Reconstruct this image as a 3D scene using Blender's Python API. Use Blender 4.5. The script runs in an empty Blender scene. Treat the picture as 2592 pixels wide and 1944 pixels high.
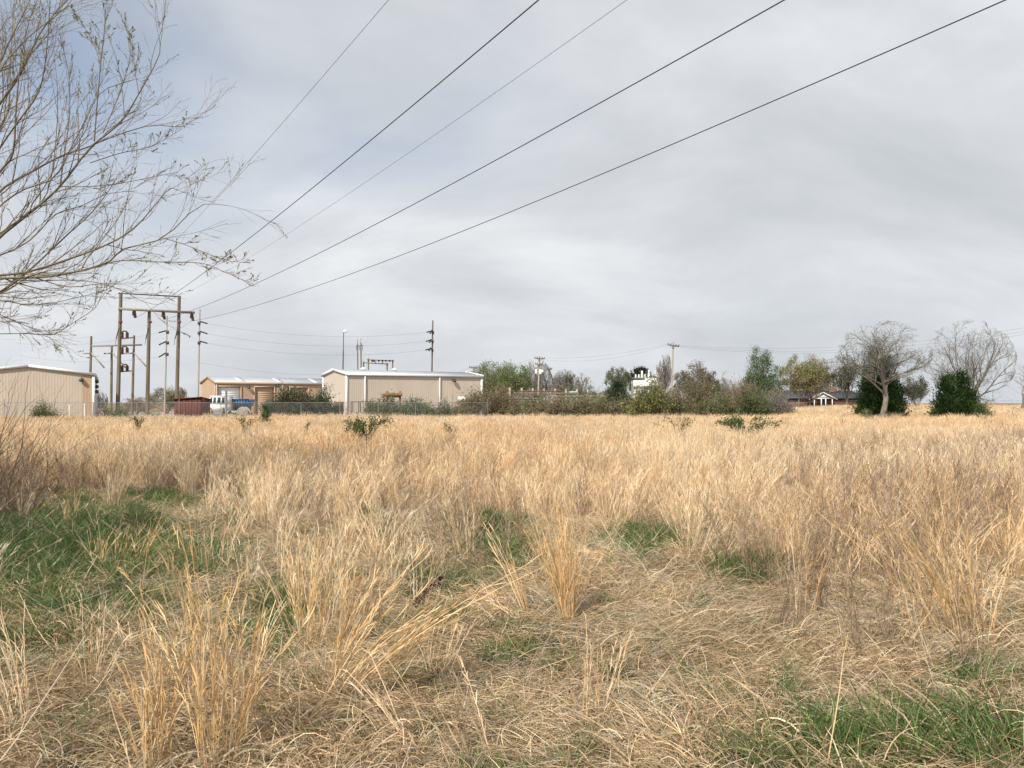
import bpy, math, random
import numpy as np
from mathutils import Vector

# ------------------------------------------------------------------ camera
F, CX, HOR, EYE = 2100.0, 1296.0, 1020.0, 1.65       # focal length in photo pixels, horizon row, eye height
scene = bpy.context.scene
cam_d = bpy.data.cameras.new('camera')
cam = bpy.data.objects.new('camera', cam_d)
scene.collection.objects.link(cam)
cam.location = (0, 0, EYE)
cam.rotation_euler = (math.radians(90), 0, 0)
cam_d.sensor_width = 36.0
cam_d.lens = 36.0 * F / 2592.0
cam_d.shift_y = (HOR - 972.0) / 2592.0
cam_d.clip_start, cam_d.clip_end = 0.05, 6000
scene.camera = cam

# ------------------------------------------------------------------ sky and sun
SUN = Vector((-0.36, -0.66, 0.66)).normalized()
sun_el = math.asin(SUN.z)
world = bpy.data.worlds.new('World')
scene.world = world
world.use_nodes = True
nt = world.node_tree
nt.nodes.clear()


def node(nt, typ, inputs=None, **props):
    n = nt.nodes.new(typ)
    for k, v in props.items():
        setattr(n, k, v)
    for k, v in (inputs or {}).items():
        if isinstance(v, bpy.types.NodeSocket):
            nt.links.new(v, n.inputs[k])
        else:
            n.inputs[k].default_value = v
    return n


def math_(nt, op, a, b=0.0, c=None):
    d = {0: a, 1: b}
    if c is not None:
        d[2] = c
    return node(nt, 'ShaderNodeMath', d, operation=op).outputs[0]


def ramp(nt, fac, stops):
    r = node(nt, 'ShaderNodeValToRGB', {0: fac})
    e = r.color_ramp.elements
    while len(e) < len(stops):
        e.new(0.5)
    for el, (p, c) in zip(e, stops):
        el.position = p
        el.color = (*c, 1) if len(c) == 3 else c
    return r.outputs[0]


def mixc(nt, fac, a, b, blend='MIX'):
    m = node(nt, 'ShaderNodeMix', data_type='RGBA', blend_type=blend)
    for i, v in ((0, fac), (6, a), (7, b)):
        if isinstance(v, bpy.types.NodeSocket):
            nt.links.new(v, m.inputs[i])
        else:
            m.inputs[i].default_value = v if i == 0 else ((*v, 1) if len(v) == 3 else v)
    return m.outputs[2]


tc = node(nt, 'ShaderNodeTexCoord')
sep = node(nt, 'ShaderNodeSeparateXYZ', {0: tc.outputs['Generated']})
zz = math_(nt, 'ADD', math_(nt, 'MAXIMUM', sep.outputs[2], 0.0), 0.55)
comb = node(nt, 'ShaderNodeCombineXYZ', {0: math_(nt, 'DIVIDE', sep.outputs[0], zz),
                                         1: math_(nt, 'DIVIDE', sep.outputs[1], zz), 2: 0.0})
cover = node(nt, 'ShaderNodeMapping', {0: comb.outputs[0], 1: (5.5, 20.5, 0.4)})
n1 = node(nt, 'ShaderNodeTexNoise', {'Vector': cover.outputs[0], 'Scale': 0.8, 'Detail': 5.0, 'Roughness': 0.5, 'Distortion': 0.4})
soft = node(nt, 'ShaderNodeMapping', {0: comb.outputs[0], 1: (7.7, 2.2, 1.0), 3: (0.75, 1.35, 1.0)})
n2 = node(nt, 'ShaderNodeTexNoise', {'Vector': soft.outputs[0], 'Scale': 2.6, 'Detail': 8.0, 'Roughness': 0.56, 'Distortion': 0.3})
cloud = ramp(nt, n2.outputs[0], [(0.28, (0.45, 0.48, 0.505)), (0.42, (0.525, 0.55, 0.58)), (0.55, (0.595, 0.615, 0.645)), (0.70, (0.71, 0.725, 0.745))])
sky = node(nt, 'ShaderNodeTexSky', sky_type='NISHITA', sun_disc=False, sun_elevation=sun_el,
           sun_rotation=math.atan2(SUN.x, SUN.y), air_density=1.0, dust_density=1.2, ozone_density=1.0, altitude=200.0)
skyc = mixc(nt, 1.0, sky.outputs[0], (0.115, 0.115, 0.115), 'MULTIPLY')
fac = ramp(nt, n1.outputs[0], [(0.30, (0.30, 0.30, 0.30)), (0.44, (0.90, 0.90, 0.90)), (0.52, (1, 1, 1))])
skymix = mixc(nt, fac, skyc, cloud)
bg = node(nt, 'ShaderNodeBackground', {0: skymix, 1: 1.05})
wo = node(nt, 'ShaderNodeOutputWorld', {0: bg.outputs[0]})

sun_d = bpy.data.lights.new('sun', 'SUN')
sun_d.energy = 4.6
sun_d.angle = math.radians(1.6)
sun_d.color = (1.0, 0.94, 0.85)
sun_o = bpy.data.objects.new('sun', sun_d)
scene.collection.objects.link(sun_o)
sun_o.rotation_euler = SUN.to_track_quat('Z', 'Y').to_euler()
sun_o.location = SUN * 60

scene.view_settings.view_transform = 'Standard'
scene.view_settings.look = 'None'
scene.view_settings.exposure = 0.18
scene.view_settings.gamma = 1.0
scene.view_settings.use_curve_mapping = False
scene.render.engine = 'CYCLES'
scene.cycles.max_bounces = 4
scene.cycles.diffuse_bounces = 2
scene.cycles.transmission_bounces = 3
scene.cycles.use_denoising = True

COL = scene.collection
rng = np.random.default_rng(11)


# ------------------------------------------------------------------ helpers
def W(px, py, d):
    """a photo pixel at a known distance d -> world point"""
    return Vector(((px - CX) / F * d, d, EYE + (HOR - py) / F * d))


def sstep(a, b, x):
    t = np.clip((x - a) / (b - a), 0, 1)
    return t * t * (3 - 2 * t)


def vnoise(x, y, s, seed=0):
    """smooth value noise in 0..1"""
    x = np.asarray(x, float) / s
    y = np.asarray(y, float) / s
    xi, yi = np.floor(x), np.floor(y)
    fx, fy = x - xi, y - yi
    fx, fy = fx * fx * (3 - 2 * fx), fy * fy * (3 - 2 * fy)

    def h(a, b):
        v = np.sin(a * 127.1 + b * 311.7 + seed * 74.7) * 43758.5453
        return v - np.floor(v)
    return (h(xi, yi) * (1 - fx) + h(xi + 1, yi) * fx) * (1 - fy) + (h(xi, yi + 1) * (1 - fx) + h(xi + 1, yi + 1) * fx) * fy


def H(x, y):
    """height of the ground"""
    x = np.asarray(x, float)
    y = np.asarray(y, float)
    b = x / np.maximum(y, 4.0)
    rise = 0.80 * sstep(0.22, 0.42, b) * sstep(48, 95, y)
    bump = 0.16 * (vnoise(x, y, 1.6, 3) - 0.5) * sstep(60, 20, y) + 0.10 * (vnoise(x, y, 5, 4) - 0.5) * sstep(62, 40, y)
    return rise + bump


def Hf(x, y):
    return float(H(x, y))


def GP(px, d, dz=0.0):
    x = (px - CX) / F * d
    return Vector((x, d, Hf(x, d) + dz))


def GPix(px, py):
    d = EYE * F / (py - HOR)
    return GP(px, d)


def link(o, parent=None):
    COL.objects.link(o)
    if parent is not None:
        o.parent = parent
    return o


def tag(o, label=None, cat=None, group=None, kind=None):
    if label:
        o['label'] = label
    if cat:
        o['category'] = cat
    if group:
        o['group'] = group
    if kind:
        o['kind'] = kind
    return o


def empty(name, loc=(0, 0, 0), label=None, cat=None, group=None, rz=0.0):
    o = bpy.data.objects.new(name, None)
    o.location = loc
    o.rotation_euler = (0, 0, rz)
    o.empty_display_size = 0.2
    link(o)
    return tag(o, label, cat, group)


class MB:
    """collects geometry; build() makes ONE mesh object"""

    def __init__(self):
        self.V, self.F, self.C, self.n = [], [], [], 0
        self.small = []

    def add(self, V, Q, C=None):
        V = np.asarray(V, float).reshape(-1, 3)
        self.V.append(V)
        self.F.append(np.asarray(Q, int).reshape(-1, 4) + self.n)
        if C is None:
            C = np.ones((len(V), 3))
        self.C.append(np.broadcast_to(np.asarray(C, float), (len(V), 3)))
        self.n += len(V)
        return self

    def box(self, c, size, rz=0.0, C=None):
        sx, sy, sz = (s / 2 for s in size)
        v = np.array([[x, y, z] for x in (-sx, sx) for y in (-sy, sy) for z in (-sz, sz)])
        ca, sa = math.cos(rz), math.sin(rz)
        v = np.stack([v[:, 0] * ca - v[:, 1] * sa, v[:, 0] * sa + v[:, 1] * ca, v[:, 2]], 1) + np.array(c)
        return self.add(v, [[0, 1, 3, 2], [4, 6, 7, 5], [0, 4, 5, 1], [2, 3, 7, 6], [0, 2, 6, 4], [1, 5, 7, 3]], C)

    def beam(self, a, b, w, h, up=(0, 0, 1), C=None):
        a, b = np.array(a, float), np.array(b, float)
        t = b - a
        t /= np.linalg.norm(t)
        s = np.cross(t, np.array(up, float))
        if np.linalg.norm(s) < 1e-4:
            s = np.cross(t, np.array((1.0, 0, 0)))
        s /= np.linalg.norm(s)
        u = np.cross(s, t)
        v = [p + i * s * w / 2 + j * u * h / 2 for p in (a, b) for i, j in ((-1, -1), (1, -1), (1, 1), (-1, 1))]
        return self.add(v, [[3, 2, 1, 0], [4, 5, 6, 7], [0, 1, 5, 4], [1, 2, 6, 5], [2, 3, 7, 6], [3, 0, 4, 7]], C)

    def hexa(self, v8, C=None):
        """8 corners: bottom 4 then top 4, same order"""
        return self.add(v8, [[3, 2, 1, 0], [4, 5, 6, 7], [0, 1, 5, 4], [1, 2, 6, 5], [2, 3, 7, 6], [3, 0, 4, 7]], C)

    def tube(self, pts, radii, n=8, C=None, caps=True):
        P = np.array(pts, float)[None]
        R = np.broadcast_to(np.array(radii, float), (P.shape[1],))[None]
        V, Q = tubes(P, R, n)
        self.add(V, Q, C)
        if caps:
            for k in (0, P.shape[1] - 1):
                ring = V[k * n:(k + 1) * n]
                m = ring.mean(0)
                vv = np.concatenate([ring, m[None]])
                q = [[i, (i + 1) % n, n, n] for i in range(n)]
                self.tris(vv, [[a, b, c] for a, b, c, _ in q], C)
        return self

    def tris(self, V, T, C=None):
        # a triangle is stored as a small quad with a midpoint
        V = np.asarray(V, float)
        out, q = [], []
        for a, b, c in T:
            k = len(out)
            out += [V[a], V[b], V[c], (V[c] + V[a]) / 2]
            q.append([k, k + 1, k + 2, k + 3])
        return self.add(np.array(out), q, C)

    def lathe(self, prof, c=(0, 0, 0), n=12, axis='z', C=None):
        a = np.linspace(0, 2 * math.pi, n, endpoint=False)
        rings = []
        for r, z in prof:
            ring = np.stack([r * np.cos(a), r * np.sin(a), np.full(n, z)], 1)
            if axis == 'x':
                ring = ring[:, [2, 0, 1]]
            elif axis == 'y':
                ring = ring[:, [1, 2, 0]]
            rings.append(ring)
        V = np.concatenate(rings) + np.array(c)
        K = len(prof)
        Q = [[k * n + i, k * n + (i + 1) % n, (k + 1) * n + (i + 1) % n, (k + 1) * n + i] for k in range(K - 1) for i in range(n)]
        return self.add(V, Q, C)

    def mesh(self, name):
        V = np.concatenate(self.V).astype(np.float32)
        Q = np.concatenate(self.F).astype(np.int32)
        C = np.concatenate(self.C).astype(np.float32)
        me = bpy.data.meshes.new(name)
        me.vertices.add(len(V))
        me.vertices.foreach_set('co', V.ravel())
        me.loops.add(Q.size)
        me.loops.foreach_set('vertex_index', Q.ravel())
        me.polygons.add(len(Q))
        me.polygons.foreach_set('loop_start', np.arange(0, Q.size, 4, dtype=np.int32))
        me.polygons.foreach_set('loop_total', np.full(len(Q), 4, dtype=np.int32))
        at = me.attributes.new('Col', 'FLOAT_COLOR', 'POINT')
        at.data.foreach_set('color', np.concatenate([C, np.ones((len(C), 1), np.float32)], 1).ravel())
        me.update(calc_edges=True)
        return me

    def build(self, name, mat, parent=None, smooth=False):
        me = self.mesh(name)
        me.materials.append(M[mat])
        if smooth:
            me.polygons.foreach_set('use_smooth', np.ones(len(me.polygons), dtype=bool))
        o = bpy.data.objects.new(name, me)
        link(o, parent)
        return o


def norm(a):
    return a / np.maximum(np.linalg.norm(a, axis=-1, keepdims=True), 1e-9)


def tubes(P, R, n=5):
    N, K, _ = P.shape
    T = norm(np.gradient(P, axis=1))
    ref = np.where(np.abs(T[:, :1, 2:3]) > 0.8, np.array([1.0, 0.17, 0]), np.array([0, 0, 1.0]))
    S = norm(np.cross(T, np.broadcast_to(ref, T.shape)))
    U = np.cross(S, T)
    a = np.linspace(0, 2 * math.pi, n, endpoint=False)
    V = P[:, :, None] + R[:, :, None, None] * (S[:, :, None] * np.cos(a)[:, None] + U[:, :, None] * np.sin(a)[:, None])
    base = (np.arange(N)[:, None, None] * K + np.arange(K - 1)[None, :, None]) * n
    i = np.arange(n)[None, None]
    j = (i + 1) % n
    Q = np.stack([base + i, base + j, base + n + j, base + n + i], -1)
    return V.reshape(-1, 3), Q.reshape(-1, 4)


def ribbons(P, Wd, side=None):
    N, K, _ = P.shape
    T = norm(np.gradient(P, axis=1))
    if side is None:
        side = rng.normal(size=(N, 1, 3))
    S = norm(np.cross(T, np.broadcast_to(side, T.shape)))
    V = np.stack([P - S * Wd[..., None] / 2, P + S * Wd[..., None] / 2], 2)
    b = np.arange(N)[:, None] * K * 2 + np.arange(K - 1)[None] * 2
    Q = np.stack([b, b + 1, b + 3, b + 2], -1)
    return V.reshape(-1, 3), Q.reshape(-1, 4)


def leaves(Pt, size, aspect=0.45, up=0.3, dirs=None):
    """one bent quad per point"""
    N = len(Pt)
    d = rng.normal(size=(N, 3)) if dirs is None else dirs + 0.45 * rng.normal(size=(N, 3))
    d[:, 2] += up
    d = norm(d)
    s = norm(np.cross(d, rng.normal(size=(N, 3))))
    L = (size * rng.uniform(0.6, 1.35, N))[:, None]
    V = np.stack([Pt, Pt + d * L * 0.5 + s * L * aspect * 0.5, Pt + d * L, Pt + d * L * 0.5 - s * L * aspect * 0.5], 1)
    Q = np.arange(N * 4).reshape(N, 4)
    return V.reshape(-1, 3), Q


def grow(P, R, n, t0, t1, ang, length, K=4, up=0.0, wig=0.15, rr=0.6, tip=0.35, dang=0.25, droop=0.0):
    """children of polylines P (N,K,3)"""
    N, KP, _ = P.shape
    idx = np.repeat(np.arange(N), n)
    t = (t0 + (t1 - t0) * ((np.tile(np.arange(n), N) + rng.uniform(0, 1, N * n)) / n)) * (KP - 1)
    k = np.minimum(t.astype(int), KP - 2)
    f = (t - k)[:, None]
    p = P[idx, k] * (1 - f) + P[idx, k + 1] * f
    tan = norm(P[idx, k + 1] - P[idx, k])
    r = (R[idx, k] * (1 - f[:, 0]) + R[idx, k + 1] * f[:, 0]) * rr
    plen = np.linalg.norm(np.diff(P, axis=1), axis=2).sum(1)[idx]
    L = plen * length * rng.uniform(0.65, 1.25, N * n) * (1.15 - 0.45 * t / (KP - 1))
    perp = norm(np.cross(tan, rng.normal(size=tan.shape)))
    a = (ang + dang * rng.normal(size=N * n))[:, None]
    d = norm(np.cos(a) * tan + np.sin(a) * perp + np.array([0, 0, up]))
    pts = [p]
    for j in range(K - 1):
        d = norm(d + wig * rng.normal(size=d.shape) + np.array([0, 0, up * 0.35 - droop * (j + 1) / K]))
        pts.append(pts[-1] + d * (L / (K - 1))[:, None])
    Pn = np.stack(pts, 1)
    Rn = r[:, None] * np.linspace(1, tip, K)[None]
    return Pn, Rn


def resample(pts, K):
    """smooth curve (Catmull-Rom) through the points, K samples"""
    p = np.array(pts, float)
    q = np.concatenate([2 * p[:1] - p[1:2], p, 2 * p[-1:] - p[-2:-1]])
    n = len(p) - 1
    out = []
    for u in np.linspace(0, n - 1e-6, K):
        i = int(u)
        t = u - i
        a, b, c, d = q[i:i + 4]
        out.append(0.5 * ((2 * b) + (c - a) * t + (2 * a - 5 * b + 4 * c - d) * t * t + (3 * b - a - 3 * c + d) * t ** 3))
    return np.array(out)


# ------------------------------------------------------------------ materials
M = {}


def mat(name):
    m = bpy.data.materials.new(name)
    m.use_nodes = True
    m.node_tree.nodes.clear()
    M[name] = m
    return m.node_tree


def surf(name, c0, c1, scale=3.0, rough=0.7, metal=0.0, bump=0.0, detail=5.0, stretch=(1, 1, 1), usecol=False, stain=None, spec=0.3):
    """noise between two colours; optional second, larger stain"""
    t = mat(name)
    tc = node(t, 'ShaderNodeTexCoord')
    mp = node(t, 'ShaderNodeMapping', {0: tc.outputs['Object'], 3: stretch})
    n = node(t, 'ShaderNodeTexNoise', {'Vector': mp.outputs[0], 'Scale': scale, 'Detail': detail, 'Roughness': 0.6})
    c = ramp(t, n.outputs[0], [(0.3, c0), (0.7, c1)])
    if stain:
        n2 = node(t, 'ShaderNodeTexNoise', {'Vector': mp.outputs[0], 'Scale': stain[1], 'Detail': 6.0, 'Roughness': 0.65})
        f = ramp(t, n2.outputs[0], [(stain[2], (0, 0, 0)), (stain[2] + 0.15, (1, 1, 1))])
        c = mixc(t, f, c, stain[0])
    if usecol:
        at = node(t, 'ShaderNodeAttribute', attribute_name='Col')
        c = mixc(t, 1.0, c, at.outputs[0], 'MULTIPLY')
    b = node(t, 'ShaderNodeBsdfPrincipled', {'Base Color': c, 'Roughness': rough, 'Metallic': metal, 'Specular IOR Level': spec})
    if bump:
        bn = node(t, 'ShaderNodeBump', {'Strength': bump, 'Distance': 0.02, 'Height': n.outputs[0]})
        t.links.new(bn.outputs[0], b.inputs['Normal'])
    node(t, 'ShaderNodeOutputMaterial', {0: b.outputs[0]})
    return t


def plantmat(name, trans=0.3, rough=0.6, spec=0.15, patch=None):
    """vertex colour with a per-instance tint, partly translucent"""
    t = mat(name)
    at = node(t, 'ShaderNodeAttribute', attribute_name='Col')
    ti = node(t, 'ShaderNodeAttribute', attribute_name='tint', attribute_type='INSTANCER')
    f = node(t, 'ShaderNodeVectorMath', {0: ti.outputs['Vector'], 1: (1, 1, 1)}, operation='ADD')
    c = mixc(t, 1.0, at.outputs[0], f.outputs[0], 'MULTIPLY')
    b = node(t, 'ShaderNodeBsdfPrincipled', {'Base Color': c, 'Roughness': rough, 'Specular IOR Level': spec})
    tr = node(t, 'ShaderNodeBsdfTranslucent', {0: c})
    mx = node(t, 'ShaderNodeMixShader', {0: trans, 1: b.outputs[0], 2: tr.outputs[0]})
    node(t, 'ShaderNodeOutputMaterial', {0: mx.outputs[0]})


plantmat('dry_grass', 0.28, 0.6, 0.12)
plantmat('green_grass', 0.30, 0.5, 0.25)
plantmat('leaf', 0.32, 0.55, 0.2)
plantmat('needle', 0.15, 0.6, 0.2)
plantmat('twig', 0.0, 0.8, 0.1)
surf('bark', (0.13, 0.10, 0.075), (0.26, 0.22, 0.17), 9, 0.9, bump=0.6, stretch=(1, 1, 0.25))
surf('willow_bark', (0.11, 0.092, 0.062), (0.21, 0.18, 0.12), 14, 0.75, bump=0.3, stretch=(1, 1, 1))
surf('oak_bark', (0.10, 0.085, 0.07), (0.30, 0.27, 0.22), 6, 0.9, bump=0.5, stretch=(1, 1, 0.3))
surf('pole_wood', (0.11, 0.085, 0.055), (0.22, 0.185, 0.13), 5, 0.85, stretch=(1, 1, 0.08), stain=((0.075, 0.05, 0.032), 0.5, 0.55))
surf('pole_pale', (0.30, 0.26, 0.21), (0.44, 0.39, 0.33), 6, 0.85, stretch=(1, 1, 0.1))
surf('post_pale', (0.42, 0.37, 0.30), (0.58, 0.52, 0.44), 6, 0.85, stretch=(1, 1, 0.1))
surf('weathered_wood', (0.22, 0.19, 0.15), (0.40, 0.36, 0.30), 9, 0.85, stretch=(1, 1, 0.2))
surf('brown_wood', (0.15, 0.075, 0.04), (0.26, 0.14, 0.075), 8, 0.8, stretch=(1, 1, 0.2))
surf('lumber', (0.38, 0.27, 0.17), (0.55, 0.43, 0.30), 8, 0.8)
surf('porcelain', (0.035, 0.022, 0.012), (0.06, 0.04, 0.03), 4, 0.35, spec=0.5)
surf('red_porcelain', (0.16, 0.035, 0.022), (0.22, 0.05, 0.03), 4, 0.4)
surf('steel_dark', (0.05, 0.052, 0.055), (0.10, 0.10, 0.105), 5, 0.55, metal=0.3)
surf('galvanised', (0.20, 0.205, 0.21), (0.32, 0.325, 0.33), 8, 0.6, metal=0.3)
surf('wire', (0.045, 0.045, 0.05), (0.075, 0.075, 0.08), 3, 0.5, metal=0.3)
surf('wire_thin', (0.10, 0.10, 0.11), (0.15, 0.15, 0.16), 3, 0.5, metal=0.3)
surf('siding', (0.50, 0.425, 0.345), (0.545, 0.465, 0.385), 0.6, 0.55, stretch=(1, 1, 0.35), stain=((0.47, 0.385, 0.305), 0.35, 0.6), usecol=True)
surf('siding_tan', (0.43, 0.30, 0.205), (0.47, 0.335, 0.235), 0.6, 0.55, stretch=(1, 1, 0.35), usecol=True)
surf('white_trim', (0.72, 0.73, 0.74), (0.80, 0.81, 0.82), 2, 0.5)
surf('roof_metal', (0.42, 0.44, 0.47), (0.54, 0.56, 0.585), 1.2, 0.5, metal=0.25, stain=((0.36, 0.38, 0.40), 0.6, 0.58))
surf('skylight', (0.58, 0.63, 0.68), (0.66, 0.70, 0.74), 2, 0.4)
surf('white_paint', (0.70, 0.70, 0.68), (0.80, 0.80, 0.78), 3, 0.45, stain=((0.52, 0.48, 0.42), 2.5, 0.62))
surf('blue_paint', (0.03, 0.115, 0.26), (0.045, 0.15, 0.31), 3, 0.5, stain=((0.10, 0.13, 0.16), 2.0, 0.58))
surf('rust', (0.15, 0.07, 0.045), (0.24, 0.12, 0.075), 6, 0.85, bump=0.2, stain=((0.12, 0.04, 0.025), 3, 0.55))
surf('shed_rust', (0.095, 0.028, 0.020), (0.135, 0.042, 0.028), 4, 0.85, stain=((0.05, 0.018, 0.014), 1.4, 0.56))
surf('rubber', (0.018, 0.018, 0.012), (0.035, 0.033, 0.03), 8, 0.85)
surf('grey_metal', (0.17, 0.17, 0.165), (0.26, 0.26, 0.255), 5, 0.7, metal=0.0, stain=((0.20, 0.14, 0.09), 3, 0.62))
surf('red_paint', (0.28, 0.05, 0.03), (0.38, 0.09, 0.05), 5, 0.6)
surf('concrete', (0.36, 0.34, 0.31), (0.48, 0.46, 0.42), 5, 0.9)
surf('brick_red', (0.14, 0.075, 0.055), (0.20, 0.105, 0.08), 5, 0.9)
surf('shingle', (0.045, 0.047, 0.055), (0.085, 0.088, 0.10), 6, 0.9)
surf('gravel', (0.24, 0.21, 0.175), (0.40, 0.37, 0.32), 9, 0.95, bump=0.3)
surf('seed_dark', (0.06, 0.04, 0.03), (0.12, 0.055, 0.045), 30, 0.9)
t = mat('window_glass')
b = node(t, 'ShaderNodeBsdfPrincipled', {'Base Color': (0.03, 0.045, 0.05, 1), 'Roughness': 0.08, 'Specular IOR Level': 0.6})
node(t, 'ShaderNodeOutputMaterial', {0: b.outputs[0]})
t = mat('lamp_globe')
b = node(t, 'ShaderNodeBsdfPrincipled', {'Base Color': (0.86, 0.86, 0.85, 1), 'Roughness': 0.25})
node(t, 'ShaderNodeOutputMaterial', {0: b.outputs[0]})
# ground: dry litter, soil and moss
t = mat('ground')
tc = node(t, 'ShaderNodeTexCoord')
nb = node(t, 'ShaderNodeTexNoise', {'Vector': tc.outputs['Object'], 'Scale': 22.0, 'Detail': 8.0, 'Roughness': 0.7, 'Distortion': 1.2})
nl = node(t, 'ShaderNodeTexNoise', {'Vector': tc.outputs['Object'], 'Scale': 0.9, 'Detail': 5.0, 'Roughness': 0.6})
c = ramp(t, nb.outputs[0], [(0.30, (0.10, 0.07, 0.042)), (0.5, (0.25, 0.18, 0.105)), (0.7, (0.40, 0.30, 0.18))])
g = ramp(t, nl.outputs[0], [(0.52, (0, 0, 0)), (0.66, (0.55, 0.55, 0.55))])
c = mixc(t, g, c, (0.085, 0.10, 0.035))
b = node(t, 'ShaderNodeBsdfPrincipled', {'Base Color': c, 'Roughness': 0.95, 'Specular IOR Level': 0.1})
bn = node(t, 'ShaderNodeBump', {'Strength': 0.8, 'Distance': 0.04, 'Height': nb.outputs[0]})
t.links.new(bn.outputs[0], b.inputs['Normal'])
node(t, 'ShaderNodeOutputMaterial', {0: b.outputs[0]})

# ------------------------------------------------------------------ ground
ys = np.concatenate([np.arange(-30, 0, 3), np.arange(0, 30, 0.6), np.arange(30, 120, 2.0), [125, 140, 170, 220, 320, 500, 900, 1800, 3500]])
xs = np.concatenate([[-3500, -1500, -700, -350, -200, -140], np.arange(-100, -24, 4), np.arange(-24, 24, 0.6), np.arange(24, 101, 4), [140, 200, 350, 700, 1500, 3500]])
X, Y = np.meshgrid(xs, ys)
Z = H(X, Y)
V = np.stack([X, Y, Z], -1).reshape(-1, 3)
nx, ny = len(xs), len(ys)
ii = (np.arange(ny - 1)[:, None] * nx + np.arange(nx - 1)[None]).ravel()
Q = np.stack([ii, ii + 1, ii + nx + 1, ii + nx], -1)
gm = MB().add(V, Q)
tag(gm.build('ground', 'ground', smooth=True), kind='structure')
yard = MB()
yv = [(-70, 66.5), (-6, 74.5), (14, 76), (18, 150), (-90, 150)]
yard.add([(*yv[0], .03), (*yv[1], .03), (*yv[3], .03), (*yv[4], .03)], [[0, 1, 2, 3]])
yard.add([(*yv[1], .034), (*yv[2], .034), (*yv[3], .034), (16, 100, .034)], [[0, 1, 3, 2]])
tag(yard.build('gravel_yard', 'gravel'), kind='structure')

# ------------------------------------------------------------------ metal buildings
RIB = [(0.0, 0), (0.06, 0), (0.075, 0.004), (0.105, 0.004), (0.12, 0), (0.28, 0), (0.295, .004), (.325, .004), (.34, 0), (.50, 0), (.515, .004), (.545, .004), (.56, 0), (.74, 0), (.755, .004), (.785, .004), (.80, 0), (0.9, 0)]


def wall_line(parent, p, q, top, mat_, holes=(), z0=0.0, tint=1.0, special=None):
    """ribbed cladding panels from p to q (outward side = right of travel); top(s) gives the height"""
    p, q = np.array(p[:2], float), np.array(q[:2], float)
    L = np.linalg.norm(q - p)
    u = (q - p) / L
    out = np.array([u[1], -u[0]])
    n = max(1, round(L / 0.9))
    w = L / n
    for i in range(n):
        s0, s1 = i * w, (i + 1) * w
        zb = z0
        for (h0, h1, hz) in holes:
            if (s0 + s1) / 2 > h0 and (s0 + s1) / 2 < h1:
                zb = max(zb, hz)
        m = MB()
        cols = []
        for (rx, ro) in RIB:
            s = s0 + rx / 0.9 * w
            o = p + u * s + out * ro
            cols.append([(o[0], o[1], zb), (o[0], o[1], top(s))])
        v = np.array(cols).reshape(-1, 3)
        K = len(RIB)
        shade = tint * (0.985 + 0.03 * rng.random())
        m.add(v, [[2 * k, 2 * k + 2, 2 * k + 3, 2 * k + 1] for k in range(K - 1)], (shade, shade, shade))
        mm = special if (special and i == (0 if special[1] == 'first' else n - 1)) else None
        m.build('wall_panel', mm[0] if mm else mat_, parent)


def trim(parent, name, a, b, w, h, mt='white_trim', up=(0, 0, 1)):
    return MB().beam(a, b, w, h, up).build(name, mt, parent)


def warehouse(name, label, c, u, L, Wd, eave, ridge, mt, trim_mt, roof_mt='roof_metal', over=0.12, holes=(), gable_special=None):
    """c near corner, u along the long front, v = depth"""
    u = np.array(u) / np.linalg.norm(u)
    v = np.array([-u[1], u[0]])
    c = np.array(c, float)
    root = empty(name, (c[0], c[1], 0), label, 'warehouse')
    loc = lambda a, b, z: (a * u[0] + b * v[0], a * u[1] + b * v[1], z)
    wl = empty('cladding', (0, 0, 0))
    wl.parent = root
    gt = lambda s: eave + (ridge - eave) * (1 - abs(s - Wd / 2) / (Wd / 2)) - 0.04
    wall_line(wl, loc(0, 0, 0), loc(L, 0, 0), lambda s: eave - 0.04, mt, holes)
    wall_line(wl, loc(0, Wd, 0), loc(0, 0, 0), gt, mt, special=gable_special)
    wall_line(wl, loc(L, 0, 0), loc(L, Wd, 0), gt, mt)
    wall_line(wl, loc(L, Wd, 0), loc(0, Wd, 0), lambda s: eave - 0.04, mt)
    th = 0.09
    for sgn, b0, b1 in ((0, -over, Wd / 2), (1, Wd + over, Wd / 2)):
        ez = eave - (ridge - eave) * over / (Wd / 2)
        q = [loc(-over, b0, ez), loc(L + over, b0, ez), loc(L + over, b1, ridge), loc(-over, b1, ridge)]
        m = MB().hexa([Vector(p) for p in q] + [Vector(p) + Vector((0, 0, th)) for p in q])
        m.build('roof', roof_mt, root)
    # fascia on the eaves, rakes on the gables
    o = over + 0.03
    for b in (-o, Wd + o):
        trim(root, 'eave_trim', loc(-o, b, eave - 0.02), loc(L + o, b, eave - 0.02), 0.14, 0.24, trim_mt)
    for a in (-o, L + o):
        for b in (-o, Wd + o):
            trim(root, 'rake_trim', loc(a, b, eave + 0.03), loc(a, Wd / 2, ridge + 0.07), 0.12, 0.22, trim_mt)
    for a, b in ((0, 0), (L, 0), (0, Wd), (L, Wd)):
        MB().beam(loc(a, b, 0), loc(a, b, eave - 0.12), 0.2, 0.2, up=(u[0], u[1], 0)).build('corner_trim', trim_mt, root)
    return root, loc


def bear(c, u, px):
    """distance along the wall line from c in direction u where the photo column px crosses it"""
    b = (px - CX) / F
    return (b * c[1] - c[0]) / (u[0] - b * u[1])


def downspout(root, loc, a, eave, mt='white_trim'):
    m = MB()
    m.beam(loc(a, -0.12, 0.15), loc(a, -0.12, eave - 0.15), 0.13, 0.10)
    m.beam(loc(a, -0.12, 0.16), loc(a + 0.0, -0.32, 0.06), 0.12, 0.10)
    m.build('downspout', mt, root)


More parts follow.
